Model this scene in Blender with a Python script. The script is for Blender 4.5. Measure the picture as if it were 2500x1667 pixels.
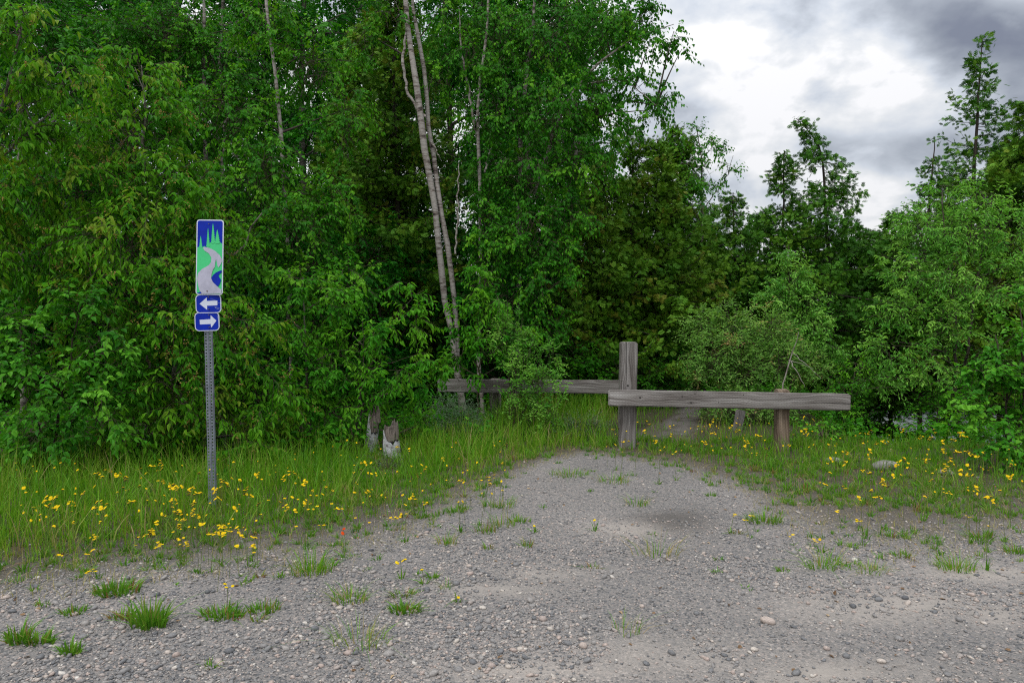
import bpy, bmesh, math
import numpy as np
from mathutils import Vector, Matrix, Euler

for o in list(bpy.data.objects):
    bpy.data.objects.remove(o)
SC = bpy.context.scene
COL = SC.collection
R = math.radians

# ------------------------------------------------------------------ camera
F = 1700.0; CX = 1250.0; CY = 833.5; CAMH = 1.55
PITCH = math.atan((833.5 - 765.0) / F)
cam_d = bpy.data.cameras.new('camera'); cam = bpy.data.objects.new('camera', cam_d); COL.objects.link(cam)
cam_d.sensor_width = 36.0; cam_d.lens = F / 2500.0 * 36.0
cam_d.clip_start = 0.05; cam_d.clip_end = 2000
cam.location = (0, 0, CAMH); cam.rotation_euler = (math.pi / 2 - PITCH, 0, 0)
SC.camera = cam

# ------------------------------------------------------------------ view / render
SC.view_settings.view_transform = 'Standard'; SC.view_settings.look = 'None'
SC.view_settings.exposure = 0.0; SC.view_settings.gamma = 1.0
SC.render.engine = 'CYCLES'
cy = SC.cycles
cy.filter_width = 1.15; cy.max_bounces = 5; cy.diffuse_bounces = 2; cy.glossy_bounces = 2; cy.transmission_bounces = 3
cy.transparent_max_bounces = 4; cy.use_denoising = False
cy.caustics_reflective = False; cy.caustics_refractive = False
cy.use_adaptive_sampling = True; cy.adaptive_threshold = 0.01

# ------------------------------------------------------------------ world: overcast sky with broken cloud
SUN_EL, SUN_AZ = R(58), R(222)           # azimuth clockwise from +Y (the sun stands behind the camera, veiled)
world = bpy.data.worlds.new('World'); SC.world = world; world.use_nodes = True
nt = world.node_tree; nt.nodes.clear(); N = nt.nodes; L = nt.links
def nd(tree, typ, **kw):
    n = tree.nodes.new(typ)
    for k, v in kw.items():
        if k.startswith('i_'):
            key = k[2:]
            key = int(key) if key.isdigit() else key.replace('_', ' ')
            n.inputs[key].default_value = v
        else:
            setattr(n, k, v)
    return n
def ramp(tree, fac, stops, interp='LINEAR'):
    n = tree.nodes.new('ShaderNodeValToRGB'); cr = n.color_ramp; cr.interpolation = interp
    while len(cr.elements) < len(stops): cr.elements.new(0.5)
    for e, (p, c) in zip(cr.elements, stops):
        e.position = p; e.color = (c[0], c[1], c[2], 1)
    if fac is not None: tree.links.new(fac, n.inputs[0])
    return n.outputs[0]
def mth(tree, op, a, b=None, c=None, clamp=False):
    n = tree.nodes.new('ShaderNodeMath'); n.operation = op; n.use_clamp = clamp
    for i, v in enumerate((a, b, c)):
        if v is None: continue
        if isinstance(v, (int, float)): n.inputs[i].default_value = v
        else: tree.links.new(v, n.inputs[i])
    return n.outputs[0]
def mixc(tree, f, a, b, blend='MIX'):
    n = tree.nodes.new('ShaderNodeMix'); n.data_type = 'RGBA'; n.blend_type = blend
    for idx, v in ((0, f), (6, a), (7, b)):
        if isinstance(v, (int, float)): n.inputs[idx].default_value = v
        elif isinstance(v, (tuple, list)): n.inputs[idx].default_value = (v[0], v[1], v[2], 1)
        else: tree.links.new(v, n.inputs[idx])
    return n.outputs[2]

def raydir(px, py):
    c, s = math.cos(PITCH), math.sin(PITCH)
    a = (px - CX) / F; b = (CY - py) / F
    v = np.array([a, c + s * b, -s + c * b]); return v / np.linalg.norm(v)

sky = nd(nt, 'ShaderNodeTexSky', sky_type='NISHITA', sun_disc=False, sun_elevation=SUN_EL, sun_rotation=SUN_AZ)
sky.air_density = 1.0; sky.dust_density = 1.5
bg_sky = nd(nt, 'ShaderNodeBackground', i_Strength=0.10); L.new(sky.outputs[0], bg_sky.inputs[0])
tc = nd(nt, 'ShaderNodeTexCoord')
sep = nd(nt, 'ShaderNodeSeparateXYZ'); L.new(tc.outputs['Generated'], sep.inputs[0])
zz = mth(nt, 'ADD', mth(nt, 'MAXIMUM', sep.outputs[2], 0.0), 0.45)
cmb = nd(nt, 'ShaderNodeCombineXYZ')
L.new(mth(nt, 'DIVIDE', sep.outputs[0], zz), cmb.inputs[0]); L.new(mth(nt, 'DIVIDE', sep.outputs[1], zz), cmb.inputs[1])
n1 = nd(nt, 'ShaderNodeTexNoise', i_Scale=2.4, i_Detail=6.0, i_Roughness=0.5, i_Distortion=0.35)
mp = nd(nt, 'ShaderNodeMapping'); mp.inputs['Location'].default_value = (3.1, 1.7, 0.4); L.new(cmb.outputs[0], mp.inputs[0])
L.new(mp.outputs[0], n1.inputs['Vector'])
n2 = nd(nt, 'ShaderNodeTexNoise', i_Scale=7.5, i_Detail=7.0, i_Roughness=0.52, i_Distortion=0.15); L.new(mp.outputs[0], n2.inputs['Vector'])
dark = mth(nt, 'MULTIPLY', mth(nt, 'SUBTRACT', n1.outputs[0], 0.50), 1.9)
dark = mth(nt, 'ADD', dark, mth(nt, 'MULTIPLY', mth(nt, 'SUBTRACT', n2.outputs[0], 0.5), 1.9))
n3 = nd(nt, 'ShaderNodeTexNoise', i_Scale=3.0, i_Detail=4.0, i_Roughness=0.55); L.new(tc.outputs['Generated'], n3.inputs['Vector'])
wsep = nd(nt, 'ShaderNodeSeparateColor'); L.new(n3.outputs['Color'], wsep.inputs[0])
dark = mth(nt, 'ADD', dark, 0.13)
# banks of thicker cloud lie in certain directions of the sky: (direction, radius x, radius z, amount)
def bank(px, py, rx, rz, amt):
    d = raydir(px, py)
    global dark
    dx = mth(nt, 'MULTIPLY', mth(nt, 'SUBTRACT', mth(nt, 'DIVIDE', sep.outputs[0], mth(nt,'MAXIMUM',sep.outputs[1],0.2)), d[0] / d[1]), F / rx)
    dz = mth(nt, 'MULTIPLY', mth(nt, 'SUBTRACT', mth(nt, 'DIVIDE', sep.outputs[2], mth(nt,'MAXIMUM',sep.outputs[1],0.2)), d[2] / d[1]), F / rz)
    dx = mth(nt, 'ADD', dx, mth(nt, 'MULTIPLY', mth(nt, 'SUBTRACT', wsep.outputs[0], 0.5), 2.6))
    dz = mth(nt, 'ADD', dz, mth(nt, 'MULTIPLY', mth(nt, 'SUBTRACT', wsep.outputs[1], 0.5), 2.6))
    r2 = mth(nt, 'ADD', mth(nt, 'MULTIPLY', dx, dx), mth(nt, 'MULTIPLY', dz, dz))
    warp = mth(nt, 'MULTIPLY', mth(nt, 'SUBTRACT', n2.outputs[0], 0.5), 2.0)
    g = mth(nt, 'EXPONENT', mth(nt, 'MULTIPLY', mth(nt, 'MAXIMUM', mth(nt, 'ADD', r2, warp), 0.0), -1.0))
    dark = mth(nt, 'ADD', dark, mth(nt, 'MULTIPLY', g, amt))
bank(2430, 80, 350, 115, .62)
bank(2480, 330, 280, 170, 0.42)
bank(1690, 262, 140, 34, 0.42)
bank(2110, 385, 210, 55, 0.48)
bank(1830, 455, 170, 34, 0.45)
bank(2040, 190, 180, 110, -0.3)
bank(1680, 30, 130, 60, 0.32)
bank(1860, 90, 150, 130, -0.3)
bank(2180, 220, 110, 40, -0.4)
clouds = ramp(nt, dark, [(0.0, (1.08, 1.08, 1.10)), (0.12, (0.93, 0.95, 0.98)), (0.35, (0.72, 0.77, 0.85)), (0.65, (0.46, 0.50, 0.57)), (0.9, (0.29, 0.32, 0.39)), (1.0, (0.24, 0.265, 0.34))])
bg_c = nd(nt, 'ShaderNodeBackground', i_Strength=1.0); L.new(clouds, bg_c.inputs[0])
# an overcast sky is brighter overhead than at the horizon
L.new(mth(nt, 'ADD', 0.84, mth(nt, 'MULTIPLY', mth(nt, 'POWER', mth(nt, 'MAXIMUM', sep.outputs[2], 0.0), 2.0), 1.45)), bg_c.inputs[1])
mixs = nd(nt, 'ShaderNodeMixShader', i_Fac=0.93); L.new(bg_sky.outputs[0], mixs.inputs[1]); L.new(bg_c.outputs[0], mixs.inputs[2])
wo = nd(nt, 'ShaderNodeOutputWorld'); L.new(mixs.outputs[0], wo.inputs[0])

sun_d = bpy.data.lights.new('sun', 'SUN'); sun_d.energy = 1.5; sun_d.angle = R(12); sun_d.color = (1.0, 0.97, 0.92)
sun = bpy.data.objects.new('sun', sun_d); COL.objects.link(sun); sun.location = (0, 0, 30)
sd = Vector((math.sin(SUN_AZ) * math.cos(SUN_EL), math.cos(SUN_AZ) * math.cos(SUN_EL), math.sin(SUN_EL)))
sun.rotation_euler = sd.to_track_quat('Z', 'Y').to_euler()

# ------------------------------------------------------------------ helpers: projection
def at(px, py, Y):
    d = raydir(px, py); return np.array([0, 0, CAMH]) + d * (Y / d[1])
def gnd(px, py, z=0.0):
    d = raydir(px, py); t = (z - CAMH) / d[2]; return np.array([0, 0, CAMH]) + d * t
def proj(P):
    P = np.asarray(P, float); c, s = math.cos(PITCH), math.sin(PITCH)
    v = P - np.array([0, 0, CAMH])
    dep = np.maximum(v[..., 1] * c - v[..., 2] * s, 1e-3); up = v[..., 1] * s + v[..., 2] * c
    return CX + F * v[..., 0] / dep, CY - F * up / dep
def sstep(a, b, x):
    t = np.clip((x - a) / (b - a), 0, 1); return t * t * (3 - 2 * t)
def vnoise(x, y, seed=0):
    x = np.asarray(x, float); y = np.asarray(y, float)
    xi = np.floor(x).astype(np.int64); yi = np.floor(y).astype(np.int64); xf = x - xi; yf = y - yi
    def h(a, b):
        n = (a * 374761393 + b * 668265263 + seed * 982451653) & 0x7fffffff
        n = ((n ^ (n >> 13)) * 1274126177) & 0x7fffffff
        return ((n ^ (n >> 16)) & 0xffff) / 65535.0
    u = xf * xf * (3 - 2 * xf); v = yf * yf * (3 - 2 * yf)
    return (h(xi, yi) * (1 - u) + h(xi + 1, yi) * u) * (1 - v) + (h(xi, yi + 1) * (1 - u) + h(xi + 1, yi + 1) * u) * v
def fbm(x, y, seed=0, o=3):
    s = 0; a = 0.5; t = 0
    for i in range(o):
        s = s + a * vnoise(np.asarray(x) * 2 ** i, np.asarray(y) * 2 ** i, seed + i); t += a; a *= 0.5
    return s / t
WATER_Z = -2.6
def height(x, y):
    x = np.asarray(x, float); y = np.asarray(y, float)
    s = np.minimum(x - (3.9 + 0.20 * (y - 8.2)), (y - 8.1) * 0.9)
    s = np.clip(s, 0, 60)
    h = -3.1 * (1 - np.exp(-0.20 * s * s / (0.6 + 0.35 * s)))
    far = sstep(95, 125, np.hypot(x, y)) * (s > 0.5)
    h = h + far * 5.0
    h = h + 0.035 * (fbm(x * 0.9, y * 0.9, 5) - 0.5) + 0.012 * (fbm(x * 4, y * 4, 9) - 0.5)
    # the wood behind rises very gently at the left
    h = h + 0.12 * sstep(7.5, 12, y) * sstep(1.0, -3.0, x)
    return h
def hz(x, y): return float(height(x, y))

# ------------------------------------------------------------------ helpers: meshes
def norm(v): return v / np.maximum(np.linalg.norm(v, axis=-1, keepdims=True), 1e-9)
class Acc:
    """collects vertices, faces, material slots and a tint per vertex for ONE mesh object"""
    def __init__(s): s.V = []; s.F = []; s.M = []; s.T = []; s.n = 0; s.S = []
    def add(s, V, Fc, mat=0, tint=0.5, smooth=False):
        V = np.asarray(V, float).reshape(-1, 3); Fc = np.asarray(Fc, np.int64)
        if len(V) == 0 or len(Fc) == 0: return
        s.V.append(V); s.F.append(Fc + s.n); s.M.append(np.full(len(Fc), mat)); s.S.append(np.full(len(Fc), smooth))
        s.T.append(np.broadcast_to(np.asarray(tint, float).reshape(-1) if np.ndim(tint) else np.array([tint]), (len(V),)) if np.ndim(tint) == 0 else np.asarray(tint, float).reshape(-1))
        s.n += len(V)
    def mesh(s, name, mats, origin=(0, 0, 0)):
        V = np.concatenate(s.V) - np.asarray(origin, float)
        me = bpy.data.meshes.new(name)
        me.vertices.add(len(V)); me.vertices.foreach_set('co', V.astype(np.float32).ravel())
        loops = np.concatenate([f.ravel() for f in s.F]); sizes = np.concatenate([np.full(len(f), f.shape[1]) for f in s.F])
        me.loops.add(len(loops)); me.loops.foreach_set('vertex_index', loops.astype(np.int32))
        me.polygons.add(len(sizes))
        starts = np.concatenate([[0], np.cumsum(sizes)[:-1]])
        me.polygons.foreach_set('loop_start', starts.astype(np.int32)); 
        me.polygons.foreach_set('material_index', np.concatenate(s.M).astype(np.int32))
        me.polygons.foreach_set('use_smooth', np.concatenate(s.S))
        for m in mats: me.materials.append(m)
        at_ = me.attributes.new('tint', 'FLOAT', 'POINT'); at_.data.foreach_set('value', np.concatenate(s.T).astype(np.float32))
        me.update(calc_edges=True)
        return me
def link(name, me, parent=None, loc=None):
    o = bpy.data.objects.new(name, me); COL.objects.link(o)
    if parent: o.parent = parent
    if loc is not None: o.location = tuple(loc)
    return o
def tag(o, label=None, cat=None, group=None, kind=None):
    if label: o['label'] = label
    if cat: o['category'] = cat
    if group: o['group'] = group
    if kind: o['kind'] = kind
    return o
def empty(name, loc): return link(name, None, None, loc)

def tubes(acc, P, Rd, sides=4, mat=0, tint=0.5, smooth=True, cap=False):
    """P (N,K,3) polylines, Rd (N,K) radii"""
    P = np.asarray(P, float); Rd = np.asarray(Rd, float)
    if P.ndim == 2: P = P[None]; Rd = Rd[None]
    n, k = P.shape[:2]
    T = norm(np.gradient(P, axis=1))
    ref = np.zeros_like(T); ref[..., 0] = 0.31; ref[..., 1] = 0.95; ref[..., 2] = 0.05
    flip = np.abs((T * ref).sum(-1)).max(axis=1) > 0.9
    ref[flip] = (0.1, 0.15, 0.98)
    A = norm(np.cross(T, ref)); B = np.cross(T, A)
    an = np.arange(sides) / sides * 2 * math.pi
    V = P[:, :, None, :] + Rd[:, :, None, None] * (A[:, :, None, :] * np.cos(an)[None, None, :, None] + B[:, :, None, :] * np.sin(an)[None, None, :, None])
    idx = np.arange(n * k * sides).reshape(n, k, sides)
    a = idx[:, :-1, :]; b = np.roll(idx, -1, axis=2)[:, :-1, :]; c = np.roll(idx, -1, axis=2)[:, 1:, :]; d = idx[:, 1:, :]
    Fq = np.stack([a, b, c, d], -1).reshape(-1, 4)
    tt = tint if np.ndim(tint) == 0 else np.repeat(np.asarray(tint), k * sides)
    acc.add(V, Fq, mat, tt, smooth)
    if cap:
        acc.add(V[:, -1].reshape(-1, 3), np.arange(n * sides).reshape(n, sides), mat, 0.5, False)

# leaf templates: (along, side, up) ; faces
LT = {
 'broad': (np.array([(0,0,0),(.26,.50,.07),(.66,.33,.03),(1,0,-.16),(.66,-.33,.03),(.26,-.50,.07)]), np.array([(0,3,2,1),(0,5,4,3)])),
 'long':  (np.array([(0,0,0),(.30,.46,.07),(.68,.34,.0),(1,0,-.22),(.68,-.34,.0),(.30,-.46,.07)]), np.array([(0,3,2,1),(0,5,4,3)])),
 'kite':  (np.array([(0,0,0),(.42,.5,.07),(1,0,-.12),(.42,-.5,.07)]), np.array([(0,2,1),(0,3,2)])),
}
def _spray():
    V = []; Fs = []
    def blade(x, y, ang, l, w, z=0):
        c, s = math.cos(ang), math.sin(ang); b = len(V)
        for (u, v, q) in ((0, 0, 0), (.45, .5, .0), (1, 0, -.10), (.45, -.5, .0)):
            V.append((x + c * u * l - s * v * w, y + s * u * l + c * v * w, z + q * l)); 
        Fs.append((b, b + 1, b + 2, b + 3))
    blade(0, 0, 0, 1.0, .14)
    for i, (t, l) in enumerate(((.10, .50), (.32, .48), (.55, .36))):
        blade(t, 0, .72, l, .16, .015 * i); blade(t + .07, 0, -.72, l, .16, -.015 * i)
    return np.array(V), np.array(Fs)
LT['spray'] = _spray()
def leaves(acc, pos, d, nrm, ln, wd, kind='broad', mat=0, tint=None):
    V0, F0 = LT[kind]; n = len(pos)
    if n == 0: return
    d = norm(d); side = norm(np.cross(nrm, d)); up = np.cross(d, side)
    V = pos[:, None, :] + (ln[:, None] * V0[None, :, 0])[..., None] * d[:, None, :] \
        + (wd[:, None] * V0[None, :, 1])[..., None] * side[:, None, :] + (ln[:, None] * V0[None, :, 2])[..., None] * up[:, None, :]
    Fi = (F0[None] + (np.arange(n) * len(V0))[:, None, None]).reshape(-1, F0.shape[1])
    acc.add(V, Fi, mat, np.repeat(tint, len(V0)), False)
def rnd_dir(rs, n):
    return norm(rs.normal(size=(n, 3)))
def bez(a, b, c, k):
    t = np.linspace(0, 1, k)[None, :, None]
    return (1 - t) ** 2 * a[:, None] + 2 * t * (1 - t) * b[:, None] + t * t * c[:, None]

# ------------------------------------------------------------------ materials
def new_mat(name):
    m = bpy.data.materials.new(name); m.use_nodes = True; t = m.node_tree
    b = t.nodes['Principled BSDF']; return m, t, b
def attr(t, name='tint'):
    n = t.nodes.new('ShaderNodeAttribute'); n.attribute_name = name; return n.outputs['Fac']
def leaf_mat(name, stops, trans=0.34, rough=0.5, spec=0.14, tcol=1.25):
    m, t, b = new_mat(name)
    c = ramp(t, attr(t), stops)
    t.links.new(c, b.inputs['Base Color']); b.inputs['Roughness'].default_value = rough
    b.inputs['Specular IOR Level'].default_value = spec
    tr = t.nodes.new('ShaderNodeBsdfTranslucent')
    t.links.new(mixc(t, 1.0, c, (1.15 * tcol, 1.1 * tcol, 0.55 * tcol), 'MULTIPLY'), tr.inputs[0])
    mx = t.nodes.new('ShaderNodeMixShader'); mx.inputs[0].default_value = trans
    t.links.new(b.outputs[0], mx.inputs[1]); t.links.new(tr.outputs[0], mx.inputs[2])
    t.links.new(mx.outputs[0], t.nodes['Material Output'].inputs[0]); return m
M = {}
M['cherry'] = leaf_mat('cherry_leaf', [(0, (.030, .165, .006)), (.5, (.082, .28, .009)), (.85, (.135, .34, .014)), (1, (.19, .30, .025))])
M['cherry_flower'] = leaf_mat('cherry_raceme', [(0, (.16, .14, .03)), (1, (.34, .22, .07))], trans=.15)
M['birch_leaf'] = leaf_mat('birch_leaf', [(0, (.020, .135, .004)), (.5, (.048, .23, .006)), (1, (.14, .38, .014))])
M['broad_leaf'] = leaf_mat('broad_leaf', [(0, (.028, .16, .009)), (.5, (.060, .26, .014)), (1, (.15, .41, .028))])
M['bright_leaf'] = leaf_mat('bright_leaf', [(0, (.03, .19, .008)), (.5, (.07, .28, .010)), (1, (.14, .36, .018))])
M['willow_leaf'] = leaf_mat('willow_leaf', [(0, (.10, .26, .04)), (.5, (.19, .41, .075)), (.9, (.30, .51, .12)), (1, (.42, .32, .15))], spec=.3)
M['pale_leaf'] = leaf_mat('pale_leaf', [(0, (.06, .24, .022)), (.5, (.14, .39, .042)), (1, (.26, .52, .08))], spec=.3)
M['silver_leaf'] = leaf_mat('silver_leaf', [(0, (.10, .19, .09)), (1, (.22, .31, .20))], trans=.15)
M['cedar_leaf'] = leaf_mat('cedar_leaf', [(0, (.034, .125, .006)), (.5, (.072, .20, .008)), (.88, (.125, .25, .012)), (1, (.17, .20, .018))], trans=.08, rough=.6, spec=.2)
M['cedar_green'] = leaf_mat('cedar_green_leaf', [(0, (.026, .12, .006)), (.6, (.062, .195, .008)), (1, (.115, .235, .010))], trans=.08, rough=.6, spec=.2)
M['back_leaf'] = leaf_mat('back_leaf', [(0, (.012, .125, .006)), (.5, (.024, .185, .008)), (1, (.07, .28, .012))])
M['grass'] = leaf_mat('grass_blade', [(0, (.055, .20, .006)), (.4, (.11, .29, .009)), (.7, (.18, .33, .02)), (.88, (.28, .28, .07)), (1, (.38, .29, .15))], trans=.3, rough=.55, spec=.2)
M['weed'] = leaf_mat('weed_leaf', [(0, (.055, .18, .012)), (.6, (.12, .28, .02)), (.85, (.20, .25, .05)), (1, (.22, .10, .05))], trans=.25)
M['petal'] = leaf_mat('yellow_petal', [(0, (.78, .50, .005)), (1, (.85, .62, .01))], trans=.2, rough=.6, spec=.1, tcol=.9)
M['petal_orange'] = leaf_mat('orange_petal', [(0, (.62, .06, .006)), (1, (.7, .10, .01))], trans=.2, rough=.6, spec=.1, tcol=.9)
M['stalk'] = leaf_mat('flower_stalk', [(0, (.11, .19, .04)), (1, (.19, .19, .07))], trans=.1)

def bark_mat(name, c1, c2, c3, dash=True, scale=(7, 7, 26), nscale=1.0, bump=.3):
    m, t, b = new_mat(name)
    tcn = t.nodes.new('ShaderNodeTexCoord'); mpn = t.nodes.new('ShaderNodeMapping'); mpn.inputs['Scale'].default_value = scale
    t.links.new(tcn.outputs['Object'], mpn.inputs[0])
    n = nd(t, 'ShaderNodeTexNoise', i_Scale=nscale, i_Detail=4.0, i_Roughness=.6); t.links.new(mpn.outputs[0], n.inputs['Vector'])
    n_b = nd(t, 'ShaderNodeTexNoise', i_Scale=2.3, i_Detail=3.0); t.links.new(tcn.outputs['Object'], n_b.inputs['Vector'])
    f = mth(t, 'ADD', mth(t, 'MULTIPLY', n.outputs[0], .75), mth(t, 'MULTIPLY', n_b.outputs[0], .25))
    c = ramp(t, f, [(.36, c3), (.44, c2), (.52, c1), (.75, tuple(min(1, v * 1.2) for v in c1))])
    t.links.new(c, b.inputs['Base Color']); b.inputs['Roughness'].default_value = .85
    bm_ = nd(t, 'ShaderNodeBump', i_Strength=bump, i_Distance=.02); t.links.new(n.outputs[0], bm_.inputs['Height']); t.links.new(bm_.outputs[0], b.inputs['Normal'])
    return m
M['birch_bark'] = bark_mat('birch_bark', (.31, .285, .26), (.17, .14, .12), (.035, .026, .022))
M['grey_bark'] = bark_mat('grey_bark', (.17, .16, .13), (.09, .08, .06), (.03, .025, .02))
M['dark_bark'] = bark_mat('dark_bark', (.055, .04, .03), (.03, .022, .017), (.012, .01, .008), scale=(30, 30, 3))
M['red_bark'] = bark_mat('red_bark', (.16, .09, .055), (.09, .05, .03), (.03, .02, .015), scale=(20, 20, 6))
M['twig'] = bark_mat('twig_bark', (.060, .048, .026), (.04, .032, .018), (.02, .016, .01))
M['dead_wood'] = bark_mat('dead_wood', (.30, .27, .24), (.2, .17, .15), (.1, .08, .07), scale=(30, 30, 4))
M['stump_bark'] = bark_mat('stump_bark', (.44, .44, .46), (.28, .27, .27), (.05, .04, .04), scale=(14, 14, 22))
M['rotten'] = bark_mat('rotten_wood', (.20, .165, .14), (.12, .095, .08), (.03, .024, .018), scale=(60, 60, 8), bump=.8)

# gravel ground
def ground_mat():
    m, t, b = new_mat('gravel_ground')
    tcn = t.nodes.new('ShaderNodeTexCoord'); P = tcn.outputs['Object']
    def noise(s, d=4.0, r=.55):
        n = nd(t, 'ShaderNodeTexNoise', i_Scale=s, i_Detail=d, i_Roughness=r); t.links.new(P, n.inputs['Vector']); return n.outputs[0]
    def vor(s, out='Distance', rnd=1.0):
        n = nd(t, 'ShaderNodeTexVoronoi', i_Scale=s, i_Randomness=rnd); t.links.new(P, n.inputs['Vector']); return n
    v1 = vor(95); v2 = vor(210)
    big = noise(.55, 3); mid = noise(7, 5); fine = noise(120, 3, .7)
    def stonecol(v):
        s = nd(t, 'ShaderNodeSeparateColor'); t.links.new(v.outputs['Color'], s.inputs[0])
        return ramp(t, s.outputs[0], [(0, (.075, .078, .083)), (.3, (.145, .148, .155)), (.6, (.225, .22, .22)), (.8, (.29, .255, .24)), (.92, (.40, .37, .35)), (1, (.14, .148, .165))]), s
    c1, s1 = stonecol(v1); c2, s2 = stonecol(v2)
    sand = mixc(t, fine, (.15, .143, .138), (.31, .295, .28))
    pick = ramp(t, s1.outputs[1], [(.45, (0, 0, 0)), (.5, (1, 1, 1))], 'LINEAR')
    col = mixc(t, mth(t, 'MULTIPLY', mth(t, 'SUBTRACT', 1.0, mth(t, 'MULTIPLY', v2.outputs['Distance'], .9)), .75), sand, c2)
    col = mixc(t, pick, col, c1)
    # dusty, tan, compacted patches
    dust = attr(t, 'dust')
    dn = mth(t, 'MULTIPLY', dust, mth(t, 'ADD', .35, mth(t, 'MULTIPLY', mid, 1.0)), clamp=True)
    col = mixc(t, dn, col, mixc(t, fine, (.25, .23, .212), (.41, .38, .35)))
    # broad tone
    col = mixc(t, 1.0, col, ramp(t, big, [(.3, (.76, .75, .735)), (.7, (1.10, 1.06, 1.02))]), 'MULTIPLY')
    # soil and litter under the plants
    veg = attr(t, 'tint')
    soil = mixc(t, noise(38, 4, .7), (.020, .017, .010), (.085, .068, .045))
    vm = mth(t, 'MULTIPLY', mth(t, 'ADD', mth(t, 'MULTIPLY', veg, 1.5), mth(t, 'MULTIPLY', mth(t, 'SUBTRACT', mid, .5), .9)), 1.4, clamp=True)
    col = mixc(t, mth(t, 'MULTIPLY', vm, mth(t, 'POWER', veg, .6), clamp=True), col, soil)
    wet = attr(t, 'wet')
    col = mixc(t, mth(t, 'MULTIPLY', wet, .75), col, mixc(t, fine, (.05, .045, .04), (.11, .10, .09)))
    t.links.new(col, b.inputs['Base Color']); b.inputs['Roughness'].default_value = .9; b.inputs['Specular IOR Level'].default_value = .25
    hh = mth(t, 'ADD', mth(t, 'MULTIPLY', v1.outputs['Distance'], -1.0), mth(t, 'MULTIPLY', v2.outputs['Distance'], -.5))
    hh = mth(t, 'ADD', hh, mth(t, 'MULTIPLY', fine, .35))
    hh = mth(t, 'MULTIPLY', hh, mth(t, 'SUBTRACT', 1.0, mth(t, 'MULTIPLY', dn, .6)))
    bp = nd(t, 'ShaderNodeBump', i_Strength=.85, i_Distance=.006); t.links.new(hh, bp.inputs['Height']); t.links.new(bp.outputs[0], b.inputs['Normal'])
    return m
M['ground'] = ground_mat()
m, t, b = new_mat('gravel_stone')
c = ramp(t, attr(t), [(0, (.075, .079, .088)), (.22, (.145, .15, .16)), (.45, (.225, .22, .22)), (.62, (.30, .285, .275)), (.76, (.37, .30, .27)), (.88, (.46, .42, .38)), (1, (.56, .54, .51))])
tcn = t.nodes.new('ShaderNodeTexCoord'); n = nd(t, 'ShaderNodeTexNoise', i_Scale=160.0, i_Detail=3.0); t.links.new(tcn.outputs['Object'], n.inputs['Vector'])
t.links.new(mixc(t, 1.0, c, ramp(t, n.outputs[0], [(.3, (.66, .65, .635)), (.7, (1.14, 1.11, 1.07))]), 'MULTIPLY'), b.inputs['Base Color'])
b.inputs['Roughness'].default_value = .75; M['stone'] = m
m, t, b = new_mat('pale_rock')
tcn = t.nodes.new('ShaderNodeTexCoord'); n = nd(t, 'ShaderNodeTexNoise', i_Scale=14.0, i_Detail=8.0, i_Roughness=.65); t.links.new(tcn.outputs['Object'], n.inputs['Vector'])
t.links.new(ramp(t, n.outputs[0], [(.3, (.09, .085, .075)), (.55, (.20, .195, .18)), (.75, (.30, .29, .27))]), b.inputs['Base Color'])
bp = nd(t, 'ShaderNodeBump', i_Strength=.5, i_Distance=.02); t.links.new(n.outputs[0], bp.inputs['Height']); t.links.new(bp.outputs[0], b.inputs['Normal'])
b.inputs['Roughness'].default_value = .9; M['rock'] = m

m, t, b = new_mat('lake_water')
b.inputs['Base Color'].default_value = (.03, .05, .05, 1); b.inputs['Roughness'].default_value = .08
tcn = t.nodes.new('ShaderNodeTexCoord'); mpn = t.nodes.new('ShaderNodeMapping'); mpn.inputs['Scale'].default_value = (1.2, 4.5, 1); t.links.new(tcn.outputs['Object'], mpn.inputs[0])
n = nd(t, 'ShaderNodeTexNoise', i_Scale=1.0, i_Detail=4.0); t.links.new(mpn.outputs[0], n.inputs['Vector'])
bp = nd(t, 'ShaderNodeBump', i_Strength=.5, i_Distance=.12); t.links.new(n.outputs[0], bp.inputs['Height']); t.links.new(bp.outputs[0], b.inputs['Normal']); M['water'] = m

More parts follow.
